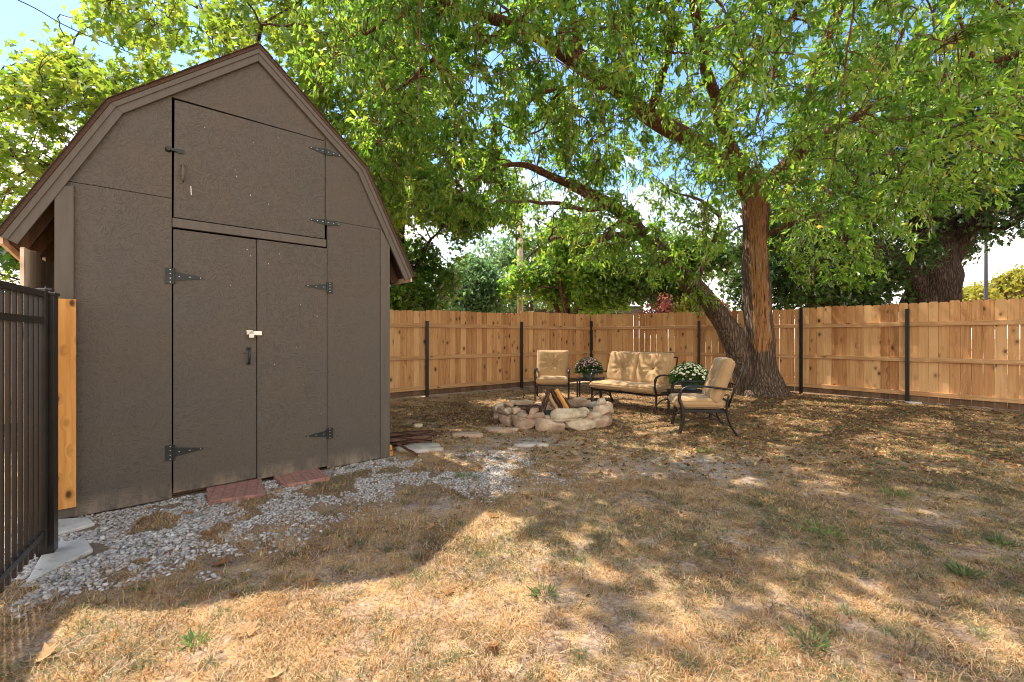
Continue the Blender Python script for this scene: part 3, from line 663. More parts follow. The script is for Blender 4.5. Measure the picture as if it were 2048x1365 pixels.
def log(name, a, b, r, seed, label, group=None, bm_='bark_brown', split=False):
    a = np.array(a, float); b = np.array(b, float); n = 9; rr = np.random.default_rng(seed)
    L_ = np.linalg.norm(b-a); d = (b-a)/L_
    P = np.array([(0, 0, L_*i/(n-1)) for i in range(n)])+np.concatenate([rr.normal(size=(n, 2))*r*.08, np.zeros((n, 1))], 1)
    sides = 5 if split else 14
    V_, F_ = tube_arr(P, r*(1+.07*rr.normal(size=n)), sides)
    V_ = V_+rr.normal(size=V_.shape)*r*.03; m = MB(); m.add(V_, F_, tint=rr.random())
    o = m.build(name, bm_, None, smooth=not split, label=label, cat='log', group=group)
    o.location = a; o.rotation_euler = Vector(d).to_track_quat('Z', 'Y').to_euler()
    o.data.materials.append(M['log_wood'])
    for p in o.data.polygons:
        if len(p.vertices) > 4: p.material_index = 1
    return o
tp = (PC[0]-.02, PC[1]+.0)
GL_ = 'firewood propped in the fire pit'
log('firewood_log', (PC[0]-.2, PC[1]-.14, .06), (tp[0]-.04, tp[1], .46), .04, 1, 'dark bark-covered firewood log leaning right in the fire pit', GL_)
log('firewood_log', (PC[0]+.1, PC[1]-.22, .08), (tp[0]-.08, tp[1]+.03, .44), .036, 2, 'greyish split firewood log leaning left at the front of the fire pit', GL_, split=True, bm_='log_wood')
log('firewood_log', (PC[0]+.16, PC[1]-.06, .06), (tp[0]+.0, tp[1]+.05, .47), .04, 3, 'brown firewood log in the middle of the leaning pile', GL_)
log('firewood_log', (PC[0]+.27, PC[1]-.14, .07), (tp[0]+.06, tp[1]-.02, .46), .034, 4, 'orange split firewood log at the right of the leaning pile', GL_, split=True, bm_='cedar_bright')
log('firewood_log', (PC[0]-.5, PC[1]+.12, .14), (PC[0]-.18, PC[1]+.02, .16), .07, 5, 'short knobbly bark log lying at the left inside the fire pit', GL_)
log('firewood_log', (PC[0]+.33, PC[1]-.0, .1), (PC[0]+.1, PC[1]+.1, .38), .03, 6, 'thin dark firewood stick at the right rear of the pile', GL_)
blob('ash_bed', (PC[0], PC[1], 0), (.6, .56), .07, 'char', 44, label='dark ash bed inside the ring of fire pit stones', cat='ash')
a = gr(776, 896); b = gr(864, 890)
log('bark_log', (a[0], a[1]+.05, .06), (b[0], b[1]+.02, .065), .058, 7, 'thick bark log lying on the ground beside the shed corner', 'logs beside the shed')
log('bark_log', (-1.5, 5.42, .06), (-.98, 5.6, .05), .045, 8, 'darker thinner log behind the thick bark log', 'logs beside the shed')
GB = 'timber offcuts stacked along the shed wall'
for i, (z, w, x, y0, t, lb) in enumerate(((.025, .055, .035, .0, .1, 'lowest timber offcut end beside the right shed corner'), (.085, .05, .03, .02, .7, 'second timber offcut from the ground beside the shed corner'), (.265, .05, .04, .14, .4, 'timber offcut under the topmost yellow one beside the shed'),
                                      (.325, .05, .042, .13, .9, 'topmost yellow timber offcut end beside the shed'), (.18, .1, .02, .2, .2, 'dark timber block in the middle of the offcut stack'))):
    m = MB(); m.box((0, .5, 0), (w, 1.0, w*.95), tint=t); o = m.build('timber_offcut', 'cedar_bright' if i != 4 else 'dark_wood', None, bevel=.002, label=lb, cat='timber', group=GB)
    o.location = sh(SW+.008+w/2+.006*i, .03+y0, z); o.rotation_euler = (0, 0, SA)
log('stick', sh(SW+.1, .0, .13), sh(SW+.22, -.22, .02), .014, 9, 'short stick leaning at the foot of the right shed corner', None)

# ------------------------------------------------------------ furniture
def cushion(w, d, h, tuft=0., seed=0, nx_=26, crease=.011):
    """soft box, w x d in local xy, h thick in z, tufted top"""
    V_ = []; F_ = []; idx = {}
    N_ = nx_
    u = np.linspace(-1, 1, N_+1)
    for side in (1, -1):
        for j in range(N_+1):
            for i in range(N_+1):
                a, b = u[i], u[j]; e = max(abs(a), abs(b))
                edge = (1-min(1, abs(a))**6)*(1-min(1, abs(b))**6)
                z = h/2*(.62+.38*edge**.5) if e < .999 else h/2*.45
                ra = math.hypot(a, b); th = math.atan2(b, a)
                if tuft and side > 0 or tuft and side < 0:
                    z -= tuft*math.exp(-(ra/.22)**2)+tuft*.25*math.exp(-(ra/.6)**2)
                    z += crease*cos(9*th+seed)*math.exp(-((ra-.4)/.3)**2)
                z += .004*noise.noise(Vector((a*4+seed, b*4, side)))
                z += .003*sin(a*26+b*7+seed)*max(0, e-.6)
                k = 1-.02*(1-edge)
                V_.append((a*w/2*(1-.03*abs(b)**3*0), b*d/2, side*z))
                idx[(side, i, j)] = len(V_)-1
        for j in range(N_):
            for i in range(N_):
                q = (idx[(side, i, j)], idx[(side, i+1, j)], idx[(side, i+1, j+1)], idx[(side, i, j+1)]); F_.append(q if side > 0 else q[::-1])
    ring = [(i, 0) for i in range(N_)]+[(N_, j) for j in range(N_)]+[(i, N_) for i in range(N_, 0, -1)]+[(0, j) for j in range(N_, 0, -1)]
    mid = []
    for (i, j) in ring:
        a, b = u[i], u[j]; n_ = norm(np.array([a if abs(a) > .99 else a**9, b if abs(b) > .99 else b**9, 0.]))
        V_.append((a*w/2+n_[0]*h*.16, b*d/2+n_[1]*h*.16, .0)); mid.append(len(V_)-1)
    n = len(ring)
    for k in range(n):
        k2 = (k+1) % n; A0, A1 = idx[(1, *ring[k])], idx[(1, *ring[k2])]; B0, B1 = idx[(-1, *ring[k])], idx[(-1, *ring[k2])]
        F_ += [(mid[k], mid[k2], A1, A0), (B0, B1, mid[k2], mid[k])]
    m = MB(); m.add(V_, F_)
    ringP = [np.array(V_[idx[(1, *r_)]])+np.array([0, 0, .002]) for r_ in ring]; ringN = [np.array(V_[idx[(-1, *r_)]])-np.array([0, 0, .002]) for r_ in ring]
    return m, ringP, ringN
def add_cushion(name, root, w, d, h, loc, rx, tuft, seed):
    m, a, b = cushion(w, d, h, tuft, seed); o = m.build(name, 'cushion', root, smooth=True); o.location = loc; o.rotation_euler = (rx, 0, 0)
    p = MB(); p.tube(a, .006, 5, closed=True); p.tube(b, .006, 5, closed=True); p.build('piping', 'cushion', o, smooth=True)
    if tuft:
        q = MB(); q.lathe([(.012, 0), (.013, .004), (.008, .008), (.001, .009)], 10); bt = q.build('button', 'button', o, smooth=True); bt.location = (0, 0, h/2-tuft*1.25)
    return o
def make_seat(name, W_, ncush, **k):
    """local x width, front at -y"""
    root = empty(name, **k); hw = W_/2
    for s in (-1, 1):
        x = s*hw
        MB().tube(smooth_path([(x, -.33, 0), (x, -.315, .08), (x, -.29, .2), (x, -.3, .34), (x, -.335, .45), (x, -.325, .53)], 5), .0145, 8, sx=1.5).build('leg', 'bronze_metal', root, smooth=True)
        MB().tube(smooth_path([(x, .37, 0), (x, .3, .1), (x, .245, .24), (x, .235, .36), (x, .26, .5)], 5), .0145, 8, sx=1.5).build('leg', 'bronze_metal', root, smooth=True)
        MB().tube(smooth_path([(x, -.325, .53), (x, -.29, .585), (x, -.2, .615), (x, -.05, .62), (x, .12, .605), (x, .29, .585)], 6), .0135, 8, sx=1.9).build('armrest', 'bronze_metal', root, smooth=True)
        MB().tube(smooth_path([(x, -.31, .13), (x, -.15, .2), (x, .0, .215), (x, .15, .185), (x, .29, .11)], 5), .009, 7).build('stretcher', 'bronze_metal', root, smooth=True)
    m = MB(); zz = .3
    m.box((0, -.3, zz), (W_-.01, .028, .035)); m.box((0, .24, zz), (W_-.01, .028, .035))
    for s in (-1, 1): m.box((s*(hw-.018), -.03, zz), (.028, .515, .034))
    for i in range(int(W_/.14)): m.box((-hw+.09+i*.14, -.03, zz+.002), (.022, .52, .008))
    m.build('seat_frame', 'bronze_metal', root, bevel=.003)
    m = MB(); tb = lambda z: .25+(z-.35)*.34
    for s in (-1, 1): m.tube([(s*(hw-.012), tb(z), z) for z in (.36, .6, .9)], .013, 8)
    m.tube([(-hw+.012, tb(.9), .9), (0, tb(.9)+.015, .915), (hw-.012, tb(.9), .9)], .013, 8)
    for z in (.42, .64): m.tube([(-hw+.012, tb(z)+.01, z), (hw-.012, tb(z)+.01, z)], .009, 7)
    m.build('back_frame', 'bronze_metal', root, smooth=True)
    cw = (W_-.05)/ncush
    for i in range(ncush):
        x = -W_/2+.025+cw*(i+.5)
        add_cushion('seat_cushion', root, cw-.012, .6, .15, (x, -.075, .39), 0, 0, i)
        add_cushion('back_cushion', root, cw-.008, .56, .17, (x, .205, .69), radians(90-19), .045, i+3)
    return root
ch = make_seat('patio_chair', .66, 1)
def place(o, x, y, face, **k):
    o.location = (x, y, 0); f = np.array(face, float); o.rotation_euler = (0, 0, math.atan2(f[1], f[0])+pi/2); return tag(o, **k)
place(ch, .82, 9.15, (-.12, -1), label='cushioned patio chair facing the fire pit, standing left of the pink flowers', cat='chair', group='tan cushioned patio chairs')
c2 = tree_copy(ch, (0, 0, 0), 0); place(c2, 2.56, 6.08, (-.975, .2), label='cushioned patio chair seen from its side, nearest to the big tree', cat='chair', group='tan cushioned patio chairs')
ls = make_seat('loveseat', 1.3, 2); place(ls, 2.12, 7.98, (-.74, -.67), label='two-seat black metal loveseat with tan tufted cushions', cat='loveseat')
def table(x, y, rz, **k):
    root = empty('side_table', (x, y, 0), rz, **k)
    m = MB(); m.box((0, 0, .415), (.5, .5, .018)); m.box((0, -.235, .392), (.48, .02, .03)); m.box((0, .235, .392), (.48, .02, .03)); m.box((.235, 0, .392), (.02, .45, .03)); m.box((-.235, 0, .392), (.02, .45, .03))
    m.build('table_top', 'bronze_metal', root, bevel=.003)
    for a_ in (-1, 1):
        for b_ in (-1, 1): MB().box((a_*.225, b_*.225, .19), (.032, .032, .379)).build('leg', 'bronze_metal', root, bevel=.002)
    return root
table(1.58, 9.15, -.25, label='black side table holding the pink flowers', cat='table', group='side tables')
table(2.76, 7.02, .1, label='black side table holding the white flowers', cat='table', group='side tables')
def leaf_faces(P, D, Nn, L_, W_, bend=.25):
    """diamond leaves folded along the midrib. P base (n,3) D dir Nn normal, L_,W_ (n,)"""
    D = norm(D); S_ = norm(np.cross(D, Nn)); U = np.cross(S_, D); L_ = L_[:, None]; W_ = W_[:, None]
    a = P; b = P+D*L_*.42+S_*W_*.5+U*W_*.16; c = P+D*L_-U*L_*bend; d = P+D*L_*.42-S_*W_*.5+U*W_*.16
    V_ = np.stack([a, b, c, d], 1).reshape(-1, 3); n = len(P); i = np.arange(n)[:, None]*4
    F_ = np.concatenate([i+np.array([[0, 1, 2]]), i+np.array([[0, 2, 3]])], 1).reshape(-1, 3)
    return V_, F_
def mum(x, y, z, R, H, potmat, flmat, eye, seed, label, potlabel=None):
    rr = np.random.default_rng(seed); root = empty('flower_pot', (x, y, z), 0, label=label, cat='potted flowers', group='potted chrysanthemums')
    m = MB(); m.lathe([(.09, 0), (.1, .01), (.15, .12), (.165, .135), (.165, .155), (.15, .155), (.14, .12)], 28); m.build('pot', potmat, root, smooth=True)
    n = 2600; th = rr.random(n)*2*pi; cz = rr.random(n)**.8*1.25-.25; s_ = np.sqrt(np.clip(1-np.clip(cz, 0, 1)**2, 0, 1)); rad = .72+.28*rr.random(n)
    dirs = np.stack([np.cos(th)*s_, np.sin(th)*s_, cz], 1); P = dirs*rad[:, None]*np.array([R, R, H])+np.array([0, 0, .16])
    P[:, 2] = np.maximum(P[:, 2], .1)
    V_, F_ = leaf_faces(P, dirs+rr.normal(size=(n, 3))*.6, norm(rr.normal(size=(n, 3))+np.array([0, 0, 1.])), .035+.02*rr.random(n), .022+.01*rr.random(n))
    link('foliage', npmesh('foliage', V_, F_, tint=np.repeat(rr.random(n), 2)), 'mum_leaf', root)
    k = 330; m = MB(); m2 = MB()
    for i in range(k):
        t = rr.random()*2*pi; c_ = rr.random()**.65*1.05-.05; s1 = math.sqrt(max(0, 1-max(c_, 0)**2)); d_ = np.array([cos(t)*s1, sin(t)*s1, c_])
        if c_ < .35 and rr.random() < .55: continue
        p = d_*np.array([R, R, H])*(1.0+.04*rr.random())+np.array([0, 0, .165]); nrm = norm(d_+rr.normal(size=3)*.25+np.array([0, 0, .3]))
        s2 = norm(np.cross(nrm, [0.3, .1, 1.])); t2 = np.cross(nrm, s2); rad_ = .017+.008*rr.random(); npz = 8; V_ = [p+nrm*.006]
        for q in range(npz*2):
            rq = rad_*(1 if q % 2 == 0 else .62); an = q*pi/npz; V_.append(p+s2*cos(an)*rq+t2*sin(an)*rq+nrm*(.004 if q % 2 else 0.))
        m.add(V_, [(0, 1+q, 1+(q+1) % (npz*2)) for q in range(npz*2)])
    m.build('flowers', flmat, root, kind='stuff')
mum(1.55, 9.1, .425, .265, .24, 'pot_green', 'mum_pink', 0, 3, 'dome of pink chrysanthemums in a dark green pot')
mum(2.8, 7.1, .425, .285, .25, 'pot_blue', 'mum_white', 0, 4, 'dome of white chrysanthemums in a blue-grey pot')

# ------------------------------------------------------------ trees
class Tree:
    def __init__(s, name, seed, limbs, barkmat, leafmat_, label, cat='tree', group=None, sides=14, dead=None, taper=None):
        s.rng = np.random.default_rng(seed); s.nodes = []; s.rad = []; s.V = []; s.F = []; s.n = 0; s.dead = []
        s.name, s.bm, s.lm, s.label, s.cat, s.group = name, barkmat, leafmat_, label, cat, group
        s.LV = []; s.LF = []; s.LT = []; s.ln = 0; s.tw = []; s.deadf = dead
        for pts, rad, sd_ in limbs: s.limb(pts, rad, sd_)
    def addtube(s, P, r, sides, lump=0.):
        V_, F_ = tube_arr(P, r, sides, cap=False)
        if lump:
            c = np.repeat(P, sides, 0); d = V_-c
            k = np.array([1+lump*noise.noise(Vector((v[0]*2.2, v[1]*2.2, v[2]*1.1)))+lump*.6*noise.noise(Vector((v[0]*7, v[1]*7, v[2]*1.5))) for v in V_]); V_ = c+d*k[:, None]
        s.V.append(V_); s.F.append(np.array(F_)+s.n); s.n += len(V_)
        s.dead.append(s.deadf(V_, P) if s.deadf and lump > .1 else np.zeros(len(V_)))
    def limb(s, pts, rad, sides, k=6):
        P = smooth_path(pts, k); n = len(P); r = np.interp(np.linspace(0, len(rad)-1, n), range(len(rad)), rad)
        if r.max() < .2: P = P+np.array([[noise.noise(Vector((i*.35, q*5., pts[0][0]))) for q in range(3)] for i in range(n)])*np.linspace(0, 1, n)[:, None]*.12
        s.addtube(P, r, sides, lump=.28 if r.max() > .2 else .08)
        for p, q in zip(P, r):
            if q < .45*max(rad) or q < .2: s.nodes.append(p); s.rad.append(q)
    def kd(s):
        k = kdtree.KDTree(len(s.nodes))
        for i, p in enumerate(s.nodes): k.insert(Vector(p), i)
        k.balance(); return k
    def mids(s, T, rmax=.05, sag=.15, batch=40):
        T = list(T); s.rng.shuffle(T)
        for b in range(0, len(T), batch):
            k = s.kd()
            for t in T[b:b+batch]:
                co, i, d = k.find(Vector(t))
                if d < .15: continue
                p0 = s.nodes[i]; t = np.array(t); mid = (p0+t)/2+s.rng.normal(size=3)*d*.12+np.array([0, 0, d*sag])
                P = smooth_path([p0, mid, t], 6); P = P+s.rng.normal(size=P.shape)*.012*min(1, d); P[0] = p0
                r0 = min(s.rad[i]*.65, rmax, .012+.016*d); r = np.linspace(r0, max(.006, r0*.3), len(P))
                s.addtube(P, r, 6)
                for p, q in zip(P[2:], r[2:]): s.nodes.append(p); s.rad.append(q)
    def twigs(s, T, maxlen, droop, r=.004, nl=14, ll=(.06, .1), lw_=.3, kind='diamond', spread=.06, tipd=0., r2=None):
        T = np.asarray(T, float); k = s.kd(); P0 = np.zeros_like(T)
        for i, t in enumerate(T): P0[i] = s.nodes[k.find(Vector(t))[1]]
        d = T-P0; L_ = np.linalg.norm(d, axis=1); sc = np.minimum(1, maxlen/np.maximum(L_, 1e-6))
        # tips too far from wood slide towards it
        E = P0+d*sc[:, None]; L_ = np.linalg.norm(E-P0, axis=1)
        m = (P0+E)/2+s.rng.normal(size=T.shape)*(L_*.12)[:, None]+np.array([0, 0, 1.])*(L_*.18)[:, None]; E = E+np.array([0, 0, -1.])*(L_*droop)[:, None]
        ts = np.array([0, .33, .66, 1.])
        C = [(1-t)**2*P0+2*t*(1-t)*m+t*t*E for t in ts]; C = np.stack(C, 1)        # n,4,3
        n = len(T); sd = 3; A = norm(np.cross(E-P0, np.array([.3, .2, 1.]))); B = norm(np.cross(E-P0, A)); rad = np.array([r*1.6, r*1.2, r*.8, r*.4])
        th = np.arange(sd)*2*pi/sd
        V_ = C[:, :, None]+rad[None, :, None, None]*(A[:, None, None]*np.cos(th)[None, None, :, None]+B[:, None, None]*np.sin(th)[None, None, :, None])
        V_ = V_.reshape(-1, 3); base = np.arange(n)*12; F_ = []
        for j in range(3):
            for i in range(sd): F_.append(np.stack([base+j*3+i, base+j*3+(i+1) % 3, base+(j+1)*3+(i+1) % 3, base+(j+1)*3+i], 1))
        s.V.append(V_); s.F.append(np.concatenate(F_)+s.n); s.n += len(V_); s.dead.append(np.zeros(len(V_)))
        # leaves
        t = s.rng.random((n, nl))**.75*.8+.22; t = np.minimum(t, 1.05)[..., None]
        Q = (1-t)**2*P0[:, None]+2*t*(1-t)*m[:, None]+t*t*E[:, None]
        tang = norm(E-P0)[:, None]+np.zeros((n, nl, 1)); Q = Q+s.rng.normal(size=Q.shape)*spread
        D = tang*.6+s.rng.normal(size=Q.shape)*.6+np.array([0, 0, -1.])*(.3+droop*1.4)
        Nn = norm(s.rng.normal(size=Q.shape)*.7+np.array([0, 0, .9])+np.array(SUNV)*.3)
        Q = Q.reshape(-1, 3); D = D.reshape(-1, 3); Nn = Nn.reshape(-1, 3); k_ = len(Q)
        ls = s.rng.uniform(*ll, size=k_)
        tw = np.clip(np.repeat(s.rng.normal(.42, .2, size=n), nl)+s.rng.normal(size=k_)*.16, 0, .8); rare = s.rng.random(k_) < .008; tw[rare] = 1.
        if kind == 'diamond':
            V_, F_ = leaf_faces(Q, D, Nn, ls, ls*lw_); tt = np.repeat(tw, 2)
        else:
            D = norm(D); S_ = norm(np.cross(D, Nn)); prof = STARS[kind]; m_ = len(prof)
            U = np.cross(S_, D)
            V_ = Q[:, None]+ls[:, None, None]*(D[:, None]*prof[None, :, 1, None]+S_[:, None]*prof[None, :, 0, None]+U[:, None]*(-.25*np.abs(prof[None, :, 0, None])*1.0))
            V_ = V_.reshape(-1, 3); half = m_//2
            i = np.arange(k_)[:, None]*m_; h1 = np.arange(0, half+1)[None]; h2 = np.concatenate([[0], np.arange(half, m_)])[None]
            F_ = np.concatenate([i+h1, i+h2], 0); tt = np.tile(tw, 2)
            if h1.shape[1] != h2.shape[1]: raise RuntimeError('profile')
        s.LV.append(V_); s.LF.append(F_+s.ln); s.LT.append(tt); s.ln += len(V_)
    def finish(s, loc):
        root = empty(s.name, loc, label=s.label, cat=s.cat, group=s.group); o = np.array(loc)
        F4 = np.concatenate(s.F)
        t = link('trunk', npmesh('trunk', np.concatenate(s.V)-o, F4, vattrs=dict(dead=np.concatenate(s.dead))), s.bm, root, smooth=True)
        ks = sorted(set(f.shape[1] for f in s.LF)); 
        link('crown', npmesh('crown', np.concatenate(s.LV)-o, [np.concatenate(s.LF)] , tint=np.concatenate(s.LT)), s.lm, root)
        return root
# leaf outlines (x across, y along), vertex 0 at the stem, symmetrical, even count so that both halves match
def star(pts):
    L_ = [(0, 0)]+pts+[(0, 1.0)]+[(-x, y) for x, y in pts[::-1]]
    return np.array(L_)
STARS = {'star': star([(.34, -.08), (.2, .22), (.55, .42), (.2, .5)]), 'oak': star([(.3, .15), (.18, .3), (.36, .5), (.16, .7)])}
def ellip(n, c, r, rng, clump=.0, cs=.9, shell=0., zmin=None, keep=None):
    out = []; c = np.array(c); r = np.array(r)
    while len(out) < n:
        p = rng.uniform(-1, 1, 3); q = np.linalg.norm(p)
        if q > 1 or q < shell*rng.random(): continue
        w = c+p*r
        if clump and noise.noise(Vector(w*cs)) < clump*rng.random()-.15: continue
        if zmin is not None and w[2] < (zmin(w) if callable(zmin) else zmin): continue
        if keep is not None and not keep(w): continue
        out.append(w)
    return out

def main_dead(V_, P):
    # strip of bare wood on the yard side of the upright stem
    c = P.mean(0)
    if P[len(P)//2][0] < 5.0: return np.zeros(len(V_))
    ax = np.interp(V_[:, 2], P[:, 2], P[:, 0]); ay = np.interp(V_[:, 2], P[:, 2], P[:, 1])
    t = (V_[:, 0]-ax)*.88-(V_[:, 1]-ay)*.47; f = -(V_[:, 0]-ax)*.47-(V_[:, 1]-ay)*.88
    w = np.clip(1.2-np.abs(t-.05)/.24, 0, 1)*(f > 0)*np.clip((V_[:, 2]-.75)/.35, 0, 1)
    return w
r_ = np.random.default_rng(21)
A = lambda l: [at(*q) for q in l]
limbs = [
    (A([(1524, 800, 9.75), (1522, 745, 9.8), (1520, 690, 9.8), (1516, 625, 9.8), (1512, 560, 9.8), (1510, 480, 9.8), (1509, 400, 9.75), (1510, 340, 9.6)]), [.54, .35, .3, .31, .28, .25, .235, .18], 20),
    (A([(1500, 795, 9.9), (1484, 735, 9.85), (1462, 672, 9.8), (1428, 618, 9.7), (1386, 570, 9.5), (1345, 527, 9.3), (1300, 484, 9.1), (1252, 434, 8.8), (1200, 400, 8.4), (1150, 375, 8.0), (1100, 352, 7.7), (1045, 330, 7.4), (985, 340, 7.1), (905, 392, 6.8)]),
     [.36, .27, .24, .205, .18, .16, .15, .13, .11, .09, .065, .045, .03, .015], 16),
    (A([(1509, 400, 9.75), (1470, 345, 9.6), (1396, 289, 9.2), (1300, 234, 8.6), (1231, 176, 8.1), (1158, 130, 7.6), (1085, 78, 7.1), (1026, 50, 6.7), (949, 29, 6.3), (883, 9, 6.0), (810, 16, 5.8), (730, 70, 5.6)]),
     [.2, .19, .18, .16, .14, .12, .1, .085, .07, .055, .035, .015], 12),
    (A([(1512, 390, 9.7), (1548, 358, 9.5), (1606, 293, 9.2), (1615, 225, 9.0), (1640, 120, 8.7), (1690, -20, 8.4), (1740, -200, 8)]), [.2, .18, .15, .12, .1, .08, .05], 10),
    (A([(1495, 360, 9.6), (1450, 270, 9.3), (1432, 200, 8.9), (1405, 110, 8.3), (1385, 0, 7.6), (1350, -140, 6.9)]), [.16, .13, .11, .09, .07, .04], 9),
    (A([(1606, 293, 9.2), (1700, 240, 8.8), (1800, 190, 8.2), (1900, 150, 7.6), (2010, 120, 7.0), (2150, 90, 6.4)]), [.11, .09, .075, .06, .045, .02], 8),
    (A([(1432, 200, 8.9), (1500, 130, 8.0), (1560, 60, 7.2), (1640, -20, 6.3), (1720, -120, 5.5)]), [.1, .08, .06, .045, .02], 8),
    (A([(1231, 176, 8.1), (1198, 174, 7.8), (1140, 172, 7.5), (1081, 187, 7.2), (1046, 215, 7.0)]), [.06, .05, .04, .03, .012], 7),
    (A([(1158, 130, 7.6), (1150, 40, 7.2), (1120, -60, 6.6), (1100, -180, 6)]), [.09, .07, .05, .03], 8),
    (A([(1300, 480, 9.1), (1235, 470, 8.6), (1170, 490, 8.2), (1110, 480, 7.8), (1050, 520, 7.5)]), [.08, .06, .04, .03, .012], 7),
    (A([(1300, 234, 8.6), (1330, 120, 7.6), (1350, 20, 6.6), (1400, -120, 5.7)]), [.1, .07, .05, .02], 8),
    (A([(1388, 572, 9.5), (1420, 500, 9.4), (1440, 440, 9.2), (1400, 400, 9.0), (1330, 380, 8.6)]), [.07, .05, .04, .03, .012], 7),
    (A([(1512, 480, 9.8), (1600, 440, 9.4), (1690, 430, 8.9), (1790, 440, 8.4)]), [.07, .05, .035, .012], 7),
    (A([(883, 9, 6.0), (800, -40, 5.7), (700, -60, 5.4)]), [.05, .03, .015], 7),
    (A([(1026, 50, 6.7), (960, 90, 6.6), (880, 110, 6.4), (800, 180, 6.3), (745, 250, 6.3)]), [.06, .045, .03, .02, .01], 7),
    (A([(1231, 407, 8.6), (1180, 420, 8.2), (1100, 405, 7.7), (1010, 405, 7.3), (960, 420, 7.1)]), [.06, .045, .035, .02, .01], 7),
]
T = Tree('yard_tree', 5, limbs, 'bark_grey', 'leaf_hackberry', 'big twin-stemmed shade tree inside the fence, its upright stem stripped of bark', dead=main_dead)
def img(w): return 1024+900*w[0]/w[1], 675-900*(w[2]-CAMZ)/w[1]
def keepm(w):
    x, y, z = w
    if y < 3.3: return False
    px, py = img(w)
    # underside of the crown, measured where it hangs
    lim = np.interp(px, [560, 700, 800, 900, 1050, 1200, 1300, 1500, 1620, 1800, 1900, 2100], [60, 330, 420, 470, 500, 540, 560, 500, 585, 560, 420, 380])
    if py > lim: return False
    if z < 2.0+max(0, 5.5-y)*.45: return False
    if px < 700 and py > 200: return False
    if 1465 < px < 1568 and py > 400 and y < 9.9: return False
    # open, airy part of the crown above the middle of the yard
    hole = noise.noise(Vector((x*.75+3, y*.75, z*.75)))+.35*noise.noise(Vector((x*2.1, y*2.1, z*2.1+4)))
    open_ = max(0., 1-((px-1180)/420)**2)
    if hole > .46-.44*open_: return False
    # keep the lawn in front of the shed sunlit: nothing where the sun's rays for it pass
    gx_, gy_ = x+.436*z, y-.386*z
    if gx_ < -.3 and gy_ < 2.7: return False
    return True
mids = ellip(300, (3.2, 7.8, 5.6), (5.2, 4.4, 3.8), T.rng, keep=keepm)+ellip(70, (-.3, 6.6, 5.4), (2.4, 2.2, 2.2), T.rng, keep=keepm)
T.mids(mids, .06)
m2 = ellip(1000, (3.2, 7.6, 5.6), (5.6, 4.6, 3.9), T.rng, keep=keepm)+ellip(260, (-.3, 6.6, 5.2), (2.6, 2.4, 2.4), T.rng, keep=keepm)
T.mids(m2, .026, .1, 150)
tw = ellip(6000, (3.4, 7.6, 5.6), (5.8, 4.7, 4.0), T.rng, .35, 1.6, keep=keepm)+ellip(1500, (-.3, 6.6, 5.2), (2.7, 2.5, 2.4), T.rng, .35, 1.6, keep=keepm)
# sparse high boughs over the lawn, above the top of the photograph
def keeph(w): return w[2] > CAMZ+.86*w[1] and not (w[0]+.436*w[2] < -.12 and w[1]-.386*w[2] < 2.75)
over = [((-1.2, 5.6, 6.8), (2.2, 1.8, 1.3)), ((1.6, 5.0, 6.6), (2.2, 1.6, 1.3))]
hm = sum([ellip(16, c_, r__, T.rng, keep=keeph) for c_, r__ in over], [])
T.mids(hm, .05)
tw += sum([ellip(430, c_, r__, T.rng, .3, 1.6, keep=keeph) for c_, r__ in over], [])
tw += [at(px_, py_, Z_)+T.rng.normal(size=3)*np.array([.2, .15, .14]) for px_, py_, Z_ in ((1345, 500, 8.8), (1300, 455, 8.6), (1385, 545, 9.1), (1330, 560, 8.9), (1250, 420, 8.3), (1400, 600, 9.2), (1275, 480, 8.5)) for _ in range(14)]
T.twigs(tw, .46, .14, .0045, 16, (.065, .125), .4, spread=.03)
# long bare drooping stems
for i in range(110):
    j = T.rng.integers(len(T.nodes)); p0 = T.nodes[j]
    if T.rad[j] > .12 or p0[2] < 3.6 or p0[1] < 4.4: continue
    L_ = T.rng.uniform(.6, 1.7); d_ = T.rng.normal(size=2)*.25*L_
    P = smooth_path([p0, p0+np.array([d_[0]*.7, d_[1]*.7, -.12*L_]), p0+np.array([d_[0], d_[1], -.6*L_]), p0+np.array([d_[0]*1.05, d_[1]*.8, -L_])], 5)
    if P[-1][2] < 2.4+max(0, 6-P[-1][1])*.45: continue
    T.addtube(P, np.linspace(.011, .004, len(P)), 5)
yt = T.finish((5.4, 9.8, 0))
q0 = at(1738, 140, 6.2); P = q0+T.rng.normal(size=(90, 3))*np.array([.13, .08, .13]); P[:, 2] += (P[:, 0]-q0[0])*.8
V_, F_ = leaf_faces(P, T.rng.normal(size=(90, 3))*.6+np.array([0, 0, -1.]), norm(T.rng.normal(size=(90, 3))), T.rng.uniform(.05, .1, 90), T.rng.uniform(.015, .03, 90), bend=.4)
link('dead_leaves', npmesh('dead_leaves', V_-np.array([5.4, 9.8, 0]), F_, tint=np.repeat(T.rng.uniform(.3, .75, 90), 2)), 'litter_leaf', yt, label='clump of orange dead leaves')

def crown(T, ells, nm, n2, nt, keep=None, tl=.5, droop=.15, nl=12, ll=(.08, .13), lw_=.5, kind='diamond', clump=.5, cs=.8, rmax=.06, r=.005, spread=.09):
    tot = sum(np.prod(e[1]) for e in ells)
    for stage, n in (('a', nm), ('b', n2), ('t', nt)):
        pts = []
        for c, rr_ in ells: pts += ellip(max(3, int(n*np.prod(rr_)/tot)), c, rr_, T.rng, clump if stage == 't' else 0, cs, shell=.5 if stage == 't' else 0, keep=keep)
        if stage == 'a': T.mids(pts, rmax)
        elif stage == 'b': T.mids(pts, rmax*.4, .1, 150)
        else: T.twigs(pts, tl, droop, r, nl, ll, lw_, kind, spread)
